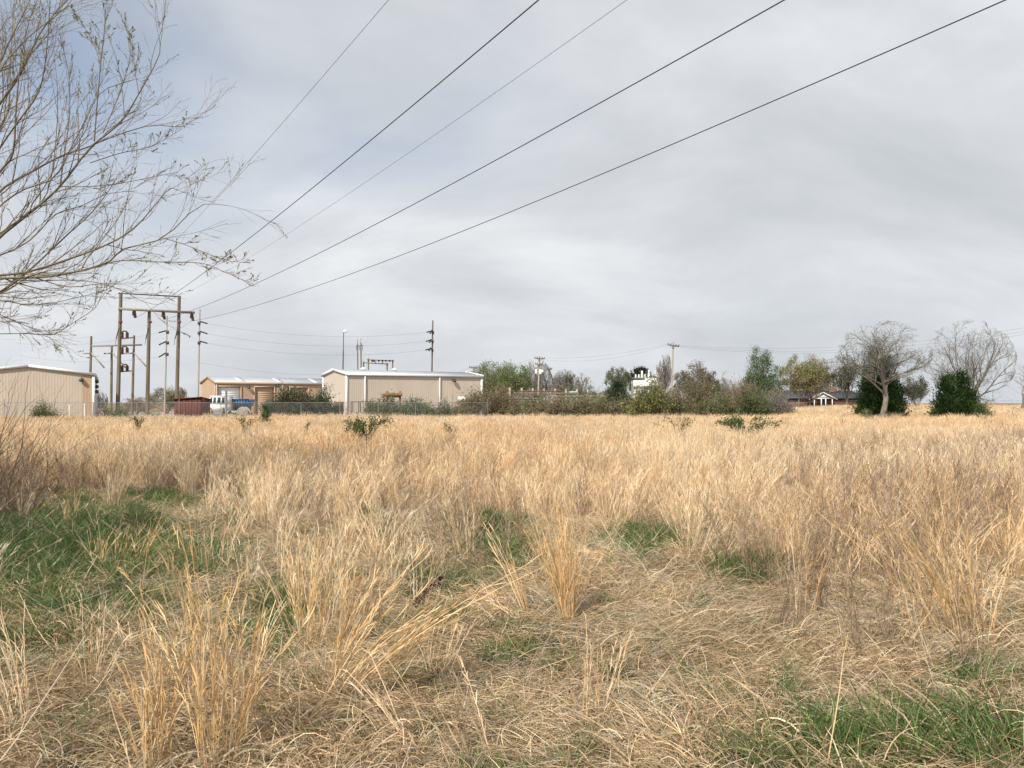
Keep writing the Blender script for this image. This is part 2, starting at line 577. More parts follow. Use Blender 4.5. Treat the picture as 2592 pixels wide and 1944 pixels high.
def wall_lamp(root, loc, a, b, z):
    m = MB()
    x, y, _ = loc(a, b, 0)
    m.lathe([(0.02, 0.13), (0.16, 0.10), (0.2, -0.02), (0.17, -0.14), (0.02, -0.16)], (x, y, z), 10)
    m.box((x, y, z + 0.16), (0.24, 0.24, 0.1))
    x0, y0, _ = loc(a, 0 if b < 0 else b, 0)
    m.beam((x, y, z + 0.18), (x0, y0, z + 0.18), 0.07, 0.07)
    m.build('wall_lamp', 'steel_dark', root)


# long building with white trim
cB = np.array([-16.36, 82.0])
uB = np.array([0.85, 0.527])
LB, WB = bear(cB, uB, 1219), 6.9
eB = 4.54
bB, locB = warehouse('metal_warehouse', 'long beige ribbed-metal warehouse with white eave, white downspouts and two roof vents', cB, uB, LB, WB, eB, 5.0, 'siding', 'white_trim')
for px in (923, 1112):
    downspout(bB, locB, bear(cB, uB, px), eB)
wall_lamp(bB, locB, bear(cB, uB, 1147), -0.3, 1.65 + (1020 - 963) / F * 86)
for px in (946, 1027):
    a = bear(cB, uB, px)
    x, y, _ = locB(a, WB / 2 - 0.6, 0)
    m = MB().lathe([(0.16, 4.9), (0.16, 5.10), (0.27, 5.11), (0.28, 5.17), (0.22, 5.28), (0.11, 5.34), (0.0, 5.35)], (x, y, 0), 14)
    m.build('roof_vent', 'white_trim', bB, smooth=False)

# building whose gable faces the field, at the left
gA = np.array([-0.9, -0.436])
cA = np.array([-36.3, 72.0])
WA = 9.8
uA = np.array([gA[1], -gA[0]])          # goes back from the gable
# warehouse(): gable at a = 0 runs from loc(0,Wd) to loc(0,0); v = (-u.y, u.x)
uAn = uA / np.linalg.norm(uA)
bA, locA = warehouse('metal_warehouse', 'beige ribbed-metal warehouse with a low white-edged gable behind the bare willow', cA, uAn, 15, WA, 4.1, 4.72, 'siding', 'white_trim',
                     gable_special=('siding_tan', 'last'))
m = MB()
x, y, _ = locA(-0.22, 0.95, 0)
m.lathe([(0.02, 0.13), (0.16, 0.10), (0.19, -0.02), (0.15, -0.14), (0.02, -0.16)], (x, y, 3.62), 10)
m.beam((x, y, 3.78), (*locA(0, 0.95, 0)[:2], 3.78), 0.1, 0.1)
m.build('wall_lamp', 'steel_dark', bA)
for k in range(3):
    x, y, _ = locA(2.2, -0.22, 0)
    MB().lathe([(0.02, 0.16), (0.15, 0.12), (0.17, -0.1), (0.02, -0.16)], (x, y, 3.55 - k * 0.45), 9).build('side_lamp', 'steel_dark', bA)

# tan workshop with roll-up doors
cC = np.array([-38.3, 107.0])
uC = np.array([0.8, 0.6])
LC, WC, eC = 19.5, 5.8, 4.3
dr = [(bear(cC, uC, a), bear(cC, uC, b)) for a, b in ((552, 608.5), (645, 693), (734, 780))]
bC, locC = warehouse('metal_workshop', 'tan metal workshop with grey skylit roof and roll-up doors behind the white truck', cC, uC, LC, WC, eC, 5.05, 'siding_tan', 'siding_tan',
                     holes=[(a - .1, b + .1, 3.75) for a, b in dr])
for k, (a, b) in enumerate(dr):
    m = MB()
    for j in range(13):
        z = j * 0.285
        m.hexa([locC(a, 0.12, z), locC(b, 0.12, z), locC(b, 0.18, z), locC(a, 0.18, z), locC(a, 0.123, z + .283), locC(b, 0.123, z + .283), locC(b, .18, z + .283), locC(a, .18, z + .283)])
    m.build('roller_door', 'white_trim' if k == 0 else 'siding_tan', bC)
    f = MB()
    f.beam(locC(a - .08, -0.02, 0), locC(a - .08, -0.02, 3.8), 0.16, 0.14, up=(uC[0], uC[1], 0))
    f.beam(locC(b + .08, -0.02, 0), locC(b + .08, -0.02, 3.8), 0.16, 0.14, up=(uC[0], uC[1], 0))
    f.beam(locC(a - .16, -0.02, 3.82), locC(b + .16, -0.02, 3.82), 0.16, 0.2)
    f.build('door_frame', 'siding_tan', bC)
for px in (548, 714):
    downspout(bC, locC, bear(cC, uC, px), eC, 'siding')
wall_lamp(bC, locC, bear(cC, uC, 628), -0.3, 1.65 + (1020 - 982) / F * 110)
wall_lamp(bC, locC, bear(cC, uC, 701), -0.3, 1.65 + (1020 - 977) / F * 113)
sl = (5.05 - eC) / (WC / 2)
for a in (3.2, 8.4, 13.6):
    q = [locC(a, b, eC + sl * b + 0.105) for b in (0.3,)] + [locC(a + 0.9, 0.3, eC + sl * .3 + .105), locC(a + 0.9, 2.6, eC + sl * 2.6 + .105), locC(a, 2.6, eC + sl * 2.6 + .105)]
    MB().hexa([Vector(p) for p in q] + [Vector(p) + Vector((0, 0, .02)) for p in q]).build('skylight', 'skylight', bC)


# ------------------------------------------------------------------ poles and wires
def pole_part(parent, base, top, r0, r1, mt='pole_wood', name='pole'):
    b, t_ = np.array(base, float), np.array(top, float)
    pts = [b + (t_ - b) * k / 5 for k in range(6)]
    return MB().tube(pts, np.linspace(r0, r1, 6), 10).build(name, mt, parent, smooth=True)


def string(parent, a, b, r=0.13, n=6, mt='porcelain', name='insulator'):
    """a string of insulator discs from a to b"""
    a, b = np.array(a, float), np.array(b, float)
    m = MB()
    for k in range(n):
        p = a + (b - a) * (k + 0.15) / n
        q = a + (b - a) * (k + 0.60) / n
        m.tube([p, (p + q) / 2, q], [r * 0.35, r, r * 0.5], 8)
    m.tube([a, b], [0.025, 0.025], 5)
    return m.build(name, mt, parent)


def rel(root, p):
    return np.array(p, float) - np.array(root.location)


hf = empty('transmission_structure', GP(372, 76.5), 'three-pole wooden transmission structure with heavy crossarm and hanging insulators', 'power pole')
dH = {'a': 75.0, 'b': 77.0, 'c': 79.0}
for bx, tx, ty, d in ((297, 306, 742, 75.0), (372, 378, 786, 76.8), (446, 454, 750, 78.6)):
    pole_part(hf, rel(hf, GP(bx, d, -0.3)), rel(hf, W(tx, ty, d)), 0.19, 0.14)
MB().beam(rel(hf, W(300, 781.5, 74.8)), rel(hf, W(492, 791.5, 79.4)), 0.26, 0.21).build('crossarm', 'weathered_wood', hf)
MB().beam(rel(hf, W(300, 742, 74.9)), rel(hf, W(457, 751, 78.7)), 0.10, 0.10).build('top_beam', 'steel_dark', hf)
ATT = {}
for k, (px, py, d) in enumerate(((339, 786, 75.9), (413, 790, 77.5), (485, 793.5, 79.2))):
    a = W(px, py, d - .15)
    b = W(px + 4, py + 19, d - .35)
    string(hf, rel(hf, a), rel(hf, b), 0.16, 6)
    string(hf, rel(hf, W(px + 1, py + 1, d + .15)), rel(hf, W(px - 1, py + 12, d + .5)), 0.16, 4, 'red_porcelain')
    ATT[k] = b
for px, d in ((299, 75), (374, 76.8), (448, 78.6)):
    m = MB()
    m.tube([rel(hf, W(px + 2, 830, d - .3)), rel(hf, W(px - 5, 858, d - .5))], [0.05, 0.05], 6)
    m.tube([rel(hf, W(px - 5, 858, d - .5)), rel(hf, W(px - 7, 873, d - .5))], [0.02, 0.02], 5)
    m.build('jumper_rod', 'steel_dark', hf)
    MB().box(rel(hf, W(px + 6, 815, d - .25)), (0.28, 0.2, 0.16)).build('bracket', 'red_porcelain', hf)

# second structure with the switch gear
h2 = empty('switch_structure', GP(285, 108), 'distant wooden switch structure with braces and black arched insulators', 'power pole')
for bx, tx, ty, d in ((226, 231, 851, 106.0), (281, 283, 874, 108), (334, 339.5, 849, 110)):
    pole_part(h2, rel(h2, GP(bx, d, -0.3)), rel(h2, W(tx, ty, d)), 0.18, 0.13)
MB().beam(rel(h2, W(232, 876, 105.8)), rel(h2, W(359, 873, 110.4)), 0.22, 0.2).build('crossarm', 'weathered_wood', h2)
for px, d in ((231, 106), (285, 108), (340, 110)):
    MB().beam(rel(h2, W(px, 894, d - .2)), rel(h2, W(px + 33, 931, d - .4)), 0.12, 0.14).build('brace', 'weathered_wood', h2)
    MB().beam(rel(h2, W(px - 22, 895, d - .2)), rel(h2, W(px, 894, d - .2)), 0.2, 0.16).build('side_arm', 'weathered_wood', h2)
for py in (856, 895, 940):
    m = MB()
    for px in (309, 322):
        m.tube([rel(h2, W(px, py, 110)), rel(h2, W(px, py - 14, 110))], [0.2, 0.2], 8)
    for k in range(7):
        a0, a1 = math.pi * k / 7, math.pi * (k + 1) / 7
        m.tube([rel(h2, W(315.5 - 6.5 * math.cos(a), py - 14 - 4 * math.sin(a), 110)) for a in (a0, a1)], [0.1, 0.1], 6)
    m.build('arched_insulator', 'porcelain', h2)
    MB().beam(rel(h2, W(304, py + 1, 110)), rel(h2, W(338, py - 1.5, 110)), 0.16, 0.14).build('switch_arm', 'red_porcelain', h2)


def steel_pole(label, bx, tx, ty, d, arms, r0=0.23, side=-1, mt='pole_pale', ins='porcelain'):
    root = empty('utility_pole', GP(bx, d), label, 'power pole')
    pole_part(root, rel(root, GP(bx, d, -0.3)), rel(root, W(tx, ty, d)), r0, r0 * 0.6, mt)
    ends = []
    for px, py, ex, ey in arms:
        a, b = W(px, py, d), W(ex, ey, d - 0.6)
        m = MB()
        for k in range(8):
            p = a + (b - a) * (k / 8)
            q = a + (b - a) * ((k + .7) / 8)
            m.tube([rel(root, p), rel(root, q)], [0.085, 0.085], 7)
        m.tube([rel(root, a), rel(root, b)], [0.06, 0.06], 5)
        m.build('post_insulator', ins, root)
        MB().box(rel(root, W(px - side * 3, py + 4, d - 0.2)), (0.28, 0.24, 0.36)).build('clamp', 'steel_dark', root)
        ends.append(b)
    return root, ends


p1, e1 = steel_pole('slim pale pole with insulator arms on one side, between two of the heavy wooden poles', 416, 423, 799, 98, [(421, 837, 402, 842), (421, 864, 402, 873), (420, 893, 402, 904)], 0.12)
p2, e2 = steel_pole('slim pale pole with three sloping insulator arms beside the tan workshop', 500, 506, 782, 100, [(507, 814, 525, 819), (507, 839, 525, 845), (507, 864, 525, 869)], 0.12, side=1)
p3, e3 = steel_pole('tall brownish pole with six dark insulators rising behind the long warehouse', 1091, 1095.5, 811, 106, [(1093, 838, 1080, 841), (1092, 860.5, 1078, 864), (1091.5, 882, 1077, 886)], 0.145, mt='pole_wood')
for px, py in ((1091, 842), (1089, 865), (1088, 886)):
    string(p3, rel(p3, W(px + 3, py - 6, 105.6)), rel(p3, W(px - 3, py + 3, 105.3)), 0.16, 3)

lm = empty('light_mast', GP(866, 118), 'thin black light mast with a white round lamp, behind the long warehouse', 'light mast')
pole_part(lm, rel(lm, GP(866, 118, -0.2)), rel(lm, W(869, 888, 118)), 0.10, 0.08, 'steel_dark', 'lower_mast')
pole_part(lm, rel(lm, W(869, 889, 118)), rel(lm, W(870, 835, 118)), 0.06, 0.05, 'steel_dark', 'upper_mast')
c = rel(lm, W(874, 838.5, 117.8))
MB().lathe([(0.0, -0.25), (0.2, -0.2), (0.30, 0.0), (0.2, 0.2), (0.0, 0.25)], c, 12).build('lamp', 'lamp_globe', lm, smooth=True)

tw = empty('twin_pole_structure', GP(910, 150), 'pair of far dark poles joined by one crossarm behind the long warehouse', 'power pole')
for bx, tx, ty in ((906.5, 905, 858), (915, 913.5, 856)):
    pole_part(tw, rel(tw, GP(bx, 150, -.2)), rel(tw, W(tx, ty + 12, 150)), 0.15, 0.11)
    pole_part(tw, rel(tw, W(tx, ty + 13, 150)), rel(tw, W(tx, ty, 150)), 0.05, 0.04, name='pole_top_spike')
MB().beam(rel(tw, W(901, 876, 149.5)), rel(tw, W(919, 874, 149.5)), 0.15, 0.13).build('crossarm', 'pole_wood', tw)
for px in (902, 909.5, 918):
    string(tw, rel(tw, W(px, 876, 149.4)), rel(tw, W(px, 887, 149.4)), 0.09, 4)

for lab, pa, pb, top, arm, d in (('taller dark wooden bus frame with hanging insulators over the warehouse roof', 932.5, 994, 907, (929.5, 910.5, 997.5, 913.5), 122),
                                 ('lower dark wooden bus frame with upright insulators over the warehouse roof', 920.5, 980, 915, (918, 918, 983, 921.5), 117)):
    r = empty('bus_frame', GP((pa + pb) / 2, d), lab, 'bus frame')
    for px, ty in ((pa, top), (pb, top + 3.5)):
        pole_part(r, rel(r, GP(px, d, -.2)), rel(r, W(px, ty, d)), 0.115, 0.10)
    MB().beam(rel(r, W(arm[0], arm[1], d - .25)), rel(r, W(arm[2], arm[3], d - .25)), 0.16, 0.14).build('crossarm', 'pole_wood', r)
    if top < 910:
        for px in (941, 948, 960, 967, 978, 985):
            string(r, rel(r, W(px, 912, d - .3)), rel(r, W(px + (3 if px % 2 else -3), 915, d - .5)), 0.16, 2)
    else:
        for px in (950.5, 968):
            string(r, rel(r, W(px, 920, d - .25)), rel(r, W(px, 914, d - .25)), 0.14, 3)


def cross_pole(label, bx, tx, ty, d, arms, r0=0.125, mt='pole_pale', trans=()):
    root = empty('utility_pole', GP(bx, d), label, 'power pole')
    pole_part(root, rel(root, GP(bx, d, -0.3)), rel(root, W(tx, ty, d)), r0, r0 * 0.7, mt)
    for x0, y0, x1, y1 in arms:
        arm = MB().beam(rel(root, W(x0, y0, d - .2)), rel(root, W(x1, y1, d - .2)), 0.14, 0.16).build('crossarm', 'pole_wood', root)
        for k in (0.02, 0.28, 0.74, 0.98):
            p = W(x0 + (x1 - x0) * k, y0 + (y1 - y0) * k, d - .2)
            MB().lathe([(0.02, 0.05), (0.07, 0.1), (0.08, 0.2), (0.03, 0.3)], rel(root, p), 8).build('pin_insulator', 'grey_metal', root)
        mx, my = (x0 + x1) / 2, (y0 + y1) / 2
        m = MB()
        for s in (-1, 1):
            m.beam(rel(root, W(mx + s * (x1 - x0) * .28, my + 0.5, d - .25)), rel(root, W(mx, my + (x1 - x0) * .3, d - .12)), 0.04, 0.05)
        m.build('arm_brace', 'pole_wood', root)
    for px, y0, y1 in trans:
        p = rel(root, W(px, y1, d - .3))
        h = (y1 - y0) / F * d
        m = MB().lathe([(0.0, 0.0), (0.17, 0.0), (0.19, 0.05), (0.19, h - 0.1), (0.15, h), (0.0, h + .03)], p, 14)
        m.build('transformer_can', 'white_paint', root)
        MB().lathe([(0.05, 0), (0.07, 0.08), (0.05, 0.16), (0.02, 0.26)], p + np.array((0.08, 0, h)), 8).build('bushing', 'grey_metal', root)
    return root


cross_pole('tall slender utility pole with a single crossarm beside the narrow bare poplar', 1699, 1704, 865, 112, [(1690, 872.5, 1719, 876.5)])
cross_pole('utility pole with two crossarms and white transformer cans in front of a bare tree', 1361, 1365.5, 901, 130, [(1353, 906.5, 1379, 908), (1354.5, 921.5, 1374, 923.5)], 0.16, trans=((1357, 935, 946), (1367.5, 935, 947), (1373, 936, 943)))
cross_pole('small plain pole with a short crossarm next to the transformer pole', 1391, 1389, 932, 135, [(1384, 934, 1397, 934.5)], 0.09, 'pole_wood')
cross_pole('short crossarm pole showing above the far corner of the long warehouse', 1200, 1200, 924, 125, [(1188, 930.5, 1211, 931)], 0.10)


def span(name, label, pts3, r, mt, cat='wire', group=None, K=40):
    """pts3: polyline in space"""
    m = MB().tube(pts3, r, 5, caps=False)
    return tag(m.build(name, mt), label, cat, group)


def conductor(label, A, exit_px, exit_Y, mid, r, mt):
    """sagging line from the structure over the camera: plan is straight; height = parabola through A, mid pixel and exit pixel"""
    A = Vector(A)
    B = W(exit_px[0], exit_px[1], exit_Y)
    pl = np.array([B.x - A.x, B.y - A.y])
    S = np.linalg.norm(pl)
    u = pl / S
    b = (mid[0] - CX) / F
    tm = (b * A.y - A.x) / (u[0] - b * u[1])
    dm = A.y + u[1] * tm
    zm = EYE + (HOR - mid[1]) / F * dm
    T = np.array([[0, 0, 1], [tm * tm, tm, 1], [S * S, S, 1]])
    k2, k1, k0 = np.linalg.solve(T, [A.z, zm, B.z])
    print('wire', round(S, 1), 'z', round(A.z, 2), round(zm, 2), round(B.z, 2), 'k2', k2, 'slope', k1)
    ts = np.linspace(0, S + 55, 90)
    tt = np.minimum(ts, S)
    z = k2 * tt * tt + k1 * tt + k0 + (2 * k2 * S + k1) * (ts - tt) + 3.5e-4 * (ts - tt) ** 2
    pts = np.stack([A.x + u[0] * ts, A.y + u[1] * ts, z], 1)
    return span('power_line', label, pts, r, mt, group='power lines over the field')


conductor('thin overhead shield wire nearest the bare willow', W(306, 742, 75), (983, 0), 20.5, (789, 226), 0.0065, 'wire_thin')
conductor('thick overhead conductor between the two thin shield wires', ATT[0], (1363, 0), 16.5, (947, 348), 0.0145, 'wire')
conductor('thin overhead shield wire between two thick conductors', W(454, 750, 78.6), (1586, 0), 20.5, (1078, 357), 0.0065, 'wire_thin')
conductor('thick overhead conductor, the middle one of three', ATT[1], (1985, 0), 16.5, (983, 551), 0.0145, 'wire')
conductor('thick overhead conductor with the lowest, flattest run over the field', ATT[2], (2545, 0), 16.5, (1400, 492), 0.0145, 'wire')


def sagged(label, a, b, sag, r=0.0085, group='thin far lines'):
    a, b = np.array(a), np.array(b)
    ts = np.linspace(0, 1, 24)[:, None]
    pts = a + (b - a) * ts - np.array([0, 0, 1]) * 4 * sag * ts * (1 - ts)
    span('distribution_line', label, pts, r, 'wire', group=group)


for (x0, y0, d0), (x1, y1, d1), sag, lab in (
        ((1690, 871, 112), (1353, 905.5, 130), .7, 'upper distribution wire from the transformer pole to the tall crossarm pole'),
        ((1690, 874, 112), (1354, 908, 130), 1.1, 'lower distribution wire from the transformer pole to the tall crossarm pole'),
        ((1719, 873.5, 112), (2700, 812, 95), 1.5, 'top distribution wire running from the tall crossarm pole past the bare oaks'),
        ((1719, 876, 112), (2700, 820, 95), 1.7, 'middle distribution wire running from the tall crossarm pole past the bare oaks'),
        ((1705, 877, 112), (2700, 828, 95), 1.8, 'lowest distribution wire running from the tall crossarm pole past the bare oaks'),
        ((1353, 906, 130), (1190, 930, 125), .6, 'upper wire from the transformer pole down to the warehouse corner pole'),
        ((1354, 922, 130), (1192, 931, 125), .5, 'lower wire from the transformer pole down to the warehouse corner pole'),
        ((1188, 930, 125), (1000, 975, 105), .6, 'wire dropping from the warehouse corner pole behind the long roof'),
        ((525, 819, 99), (1080, 841, 106), 1.0, 'top wire between the slim workshop pole and the brownish pole'),
        ((525, 845, 99), (1078, 864, 106), 1.0, 'middle wire between the slim workshop pole and the brownish pole'),
        ((525, 869, 99), (1077, 886, 106), 1.0, 'lowest wire between the slim workshop pole and the brownish pole'),
        ((506, 918, 100), (860, 948, 118), .5, 'low service wire sloping from the slim workshop pole to the warehouse'),
        ((402, 842, 98), (40, 868, 125), .8, 'top wire from the slim pale pole away behind the gabled warehouse'),
        ((402, 904, 98), (40, 898, 125), .8, 'low wire from the slim pale pole away behind the gabled warehouse'),
        ((231, 853, 106), (-60, 853, 120), .4, 'wire leaving the distant switch structure behind the gabled warehouse'),
        ((485, 812, 79), (423, 835, 98), .3, 'jumper wire from the heavy crossarm to the slim pale pole')):
    sagged(lab, W(x0, y0, d0), W(x1, y1, d1), sag)
m = None


# ------------------------------------------------------------------ chain-link fence in front of the yard
def chain_fence(label, a, b, h, step=3.0, extra=None, mesh=True, post_mt='galvanised', rails=1):
    a, b = np.array(a, float), np.array(b, float)
    L = np.linalg.norm(b - a)
    u = (b - a) / L
    root = empty('chain_link_fence' if mesh else 'pipe_fence', (a[0], a[1], Hf(*a)), label, 'fence')
    n = int(L / step)
    for i in range(n + 1):
        p = a + u * (L * i / n)
        z = Hf(*p)
        hh = h + (0.02 if i % 4 else 0.28)
        lean = rng.normal(0, 0.02, 2)
        MB().tube([rel(root, (p[0], p[1], z - .1)), rel(root, (p[0] + lean[0], p[1] + lean[1], z + hh))], [0.026, 0.026], 7).build('post', post_mt, root)
    K = max(2, n * 2)
    ts = np.linspace(0, L, K)
    for rj in range(rails):
        hz = h - rj * h * 0.45
        pts = [rel(root, (a[0] + u[0] * s, a[1] + u[1] * s, Hf(a[0] + u[0] * s, a[1] + u[1] * s) + hz)) for s in ts]
        MB().tube(pts, 0.019, 6).build('top_rail' if rj == 0 else 'rail', post_mt, root)
    if mesh:
        sp = 0.075
        m = MB()
        N = int(L / sp)
        s0 = np.arange(N) * sp
        for sg in (-1, 1):
            s1 = np.clip(s0 + sg * h, 0, L)
            P = np.stack([np.stack([a[0] + u[0] * s0 - root.location.x, a[1] + u[1] * s0 - root.location.y, np.full(N, 0.03)], 1),
                          np.stack([a[0] + u[0] * s1 - root.location.x, a[1] + u[1] * s1 - root.location.y, np.full(N, h - .02)], 1)], 1)
            V, Q = ribbons(P, np.full((N, 2), 0.0045), side=np.array([u[1], -u[0], 0.0]))
            m.add(V, Q)
        o = m.build('wire_mesh', 'galvanised', root)
        o['kind'] = 'stuff'
    return root


fA, fB = ((10 - CX) / F * 62.5, 62.5), ((1235 - CX) / F * 71.0, 71.0)
chain_fence('long chain-link fence with thin steel posts between the dry field and the storage yard', fA, fB, 1.68)
fx = lambda px, d: ((px - CX) / F * d, d)
chain_fence('chain-link fence corner beside the white-gabled house', fx(1915, 100), fx(2023, 96), 1.75, 2.6)
chain_fence('low pipe fence crossing in front of the white-gabled house', fx(1990, 112), fx(2190, 118), 1.15, 3.2, mesh=False, rails=2)
chain_fence('far pipe fence on the rise beyond the dark cedars', fx(2478, 125), fx(2640, 120), 1.15, 5.0, mesh=False, post_mt='steel_dark')
# two pale corner posts and a small gate bar near the gabled warehouse
for px, hh in ((176, 1.45), (214, 1.55)):
    g = GP(px, 61.5)
    m = MB().tube([(0, 0, -.1), (0, 0, hh)], [0.05, 0.045], 8)
    m.lathe([(0.06, hh), (0.065, hh + .03), (0.0, hh + .06)], (0, 0, 0), 8)
    o = m.build('fence_stake', 'white_paint')
    o.location = g
    tag(o, 'white stake at the fence, against the beige part of the gabled warehouse' if px < 200 else 'white stake at the fence, below the tan end strip of the gabled warehouse', 'stake', 'white stakes at the fence')

# ------------------------------------------------------------------ things in the storage yard
# rusty shed
d = 71.5
sh = empty('rusted_shed', GP(474, d), 'dark rust-brown sheet-metal shed with a slanting roof behind the fence', 'shed')
x0, x1 = (441 - CX) / F * d - sh.location.x, (508 - CX) / F * d - sh.location.x
zl, zr = 1.65 + (1020 - 1011) / F * d, 1.65 + (1020 - 1006) / F * d
n = 9
for i in range(n):
    a, b = x0 + (x1 - x0) * i / n, x0 + (x1 - x0) * (i + 1) / n
    za, zb = zl + (zr - zl) * i / n, zl + (zr - zl) * (i + 1) / n
    o = 0.025 * (i % 2)
    MB().hexa([(a, -o, 0), (b, -o, 0), (b, .04 - o, 0), (a, .04 - o, 0), (a, -o, za), (b, -o, zb), (b, .04 - o, zb), (a, .04 - o, za)]).build('wall_sheet', 'shed_rust', sh)
for xx in (x0, x1):
    zz_ = zl if xx == x0 else zr
    MB().hexa([(xx - .02, .05, 0), (xx + .02, .05, 0), (xx + .02, 2.2, 0), (xx - .02, 2.2, 0), (xx - .02, .05, zz_), (xx + .02, .05, zz_), (xx + .02, 2.2, zz_ - .2), (xx - .02, 2.2, zz_ - .2)]).build('side_wall', 'shed_rust', sh)
MB().hexa([(x0 - .15, -.18, zl), (x1 + .12, -.18, zr), (x1 + .12, 2.3, zr - .2), (x0 - .15, 2.3, zl - .2), (x0 - .15, -.18, zl + .06), (x1 + .12, -.18, zr + .06), (x1 + .12, 2.3, zr - .14), (x0 - .15, 2.3, zl - .14)]).build('roof', 'shed_rust', sh)


def wheel(parent, c, r, w, axis='x'):
    o = MB().lathe([(r * .55, -w / 2), (r * .92, -w / 2), (r, -w * .3), (r, w * .3), (r * .92, w / 2), (r * .55, w / 2)], c, 16, axis).build('wheel', 'rubber', parent)
    MB().lathe([(0.0, -w * .35), (r * .3, -w * .42), (r * .56, -w * .3), (r * .56, w * .3), (r * .3, w * .42), (0.0, w * .35)], c, 12, axis).build('rim', 'white_paint', o)


# white truck, seen from the rear quarter
d = 80.0
tk = empty('utility_truck', GP(551, d), 'white boxy utility truck with a row of cab windows behind the cable reels', 'truck')
s = d / F
X_ = lambda px: (px - 551) * s
Z_ = lambda py: EYE + (HOR - py) * s - tk.location.z
zt, zb, zw = Z_(1004), Z_(1040), Z_(1024)
m = MB()
m.hexa([(X_(527), 0, zb), (X_(572), 0, zb), (X_(572), 2.2, zb), (X_(527), 2.2, zb), (X_(526), -.02, zw), (X_(573), -.02, zw), (X_(573), 2.2, zw), (X_(526), 2.2, zw)])
m.hexa([(X_(526), -.02, zw + .003), (X_(573), -.02, zw + .003), (X_(573), 2.2, zw + .003), (X_(526), 2.2, zw + .003), (X_(529.5), .18, zt), (X_(570.5), .18, zt), (X_(570.5), 2.1, zt), (X_(529.5), 2.1, zt)])
m.build('cab', 'white_paint', tk)
MB().hexa([(X_(528.5), .1, zt), (X_(571.5), .1, zt), (X_(571.5), 2.2, zt), (X_(528.5), 2.2, zt), (X_(530), .2, zt + .09), (X_(570), .2, zt + .09), (X_(570), 2.1, zt + .09), (X_(530), 2.1, zt + .09)]).build('roof_cap', 'white_paint', tk)
for px0, px1 in ((531, 536.5), (539, 546), (549, 558), (560.5, 568)):
    za, zc = zw + .12, zt - .09
    f = lambda z: -.02 + .2 * (z - zw) / (zt - zw) - .012
    MB().hexa([(X_(px0), f(za), za), (X_(px1), f(za), za), (X_(px1), f(za) + .02, za), (X_(px0), f(za) + .02, za), (X_(px0) + .02, f(zc), zc), (X_(px1) - .02, f(zc), zc), (X_(px1) - .02, f(zc) + .02, zc), (X_(px0) + .02, f(zc) + .02, zc)]).build('window', 'window_glass', tk)
m = MB().hexa([(X_(518), .1, zb - .15), (X_(527), .1, zb - .15), (X_(527), 1.9, zb - .15), (X_(518), 1.9, zb - .15), (X_(519), .15, Z_(1034)), (X_(526.5), .15, Z_(1032)), (X_(526.5), 1.85, Z_(1032)), (X_(519), 1.85, Z_(1034))])
m.build('hood', 'white_paint', tk)
MB().box((X_(550), -.06, zb - .02), (1.9, .12, .16)).build('bumper', 'grey_metal', tk)
for px in (533, 566):
    MB().box((X_(px), -.04, zb + .22), (.12, .06, .2)).build('tail_light', 'red_paint', tk)
    for yy in (.35, 1.8):
        wheel(tk, (X_(px), yy, .42), .42, .26)
MB().tube([(X_(523), .2, zw + .1), (X_(523), .1, zw + .5)], [.07, .07], 6).build('mirror', 'steel_dark', tk)

# blue skip
d = 82.0
sk = empty('blue_skip', GP(604, d), 'blue steel skip with a faded grey end, next to the white truck', 'skip')
s = d / F
X_ = lambda px: (px - 604) * s
Z_ = lambda py: EYE + (HOR - py) * s
zt, zb = Z_(1010.5), Z_(1028.5)
m = MB().hexa([(X_(598), 0, zb), (X_(627), 0, zb), (X_(627), 1.8, zb), (X_(598), 1.8, zb), (X_(596), -.1, zt), (X_(630), -.1, zt), (X_(630), 1.9, zt), (X_(596), 1.9, zt)])
m.build('bin', 'blue_paint', sk)
MB().hexa([(X_(580), .03, zb), (X_(597.8), .03, zb), (X_(597.8), 1.8, zb), (X_(580), 1.8, zb), (X_(578), -.07, zt - .04), (X_(595.8), -.07, zt - .04), (X_(595.8), 1.9, zt - .04), (X_(578), 1.9, zt - .04)]).build('end_bin', 'grey_metal', sk)
MB().beam((X_(577), -.14, zt), (X_(631), -.14, zt), .09, .09).build('rim', 'blue_paint', sk)
for px in (584, 592, 600, 607, 614, 621, 627):
    MB().beam((X_(px), -.06, zb + .02), (X_(px), -.14, zt - .06), .06, .05).build('stiffener', 'blue_paint' if px > 596 else 'grey_metal', sk)
MB().box((X_(604), .9, zb - .2), (1.6, 1.2, .38)).build('chassis', 'steel_dark', sk)
for px in (586, 622):
    for yy in (.3, 1.5):
        wheel(sk, (X_(px), yy, .35), .35, .22)


def reel(label, px, py, d, r, w, ang, mt='weathered_wood'):
    root = empty('cable_reel', GP(px, d), label, 'cable reel', 'wooden cable reels', rz=ang)
    for sx in (-w / 2, w / 2):
        fl = MB().lathe([(0.06, -.035), (r, -.035), (r, .035), (.06, .035), (.06, -.035)], (sx, 0, r), 20, 'x').build('flange', mt, root)
        for k in range(4):
            m = MB().beam((sx + math.copysign(.05, sx), -r * .93 * math.cos(k * math.pi / 4), r - r * .93 * math.sin(k * math.pi / 4)),
                          (sx + math.copysign(.05, sx), r * .93 * math.cos(k * math.pi / 4), r + r * .93 * math.sin(k * math.pi / 4)), .1, .02 + .003 * k, up=(1, 0, 0))
            m.build('batten', mt, fl)
    MB().lathe([(r * .5, -w / 2 + .036), (r * .5, w / 2 - .036)], (0, 0, r), 16, 'x').build('drum', 'grey_metal', root)
    return root


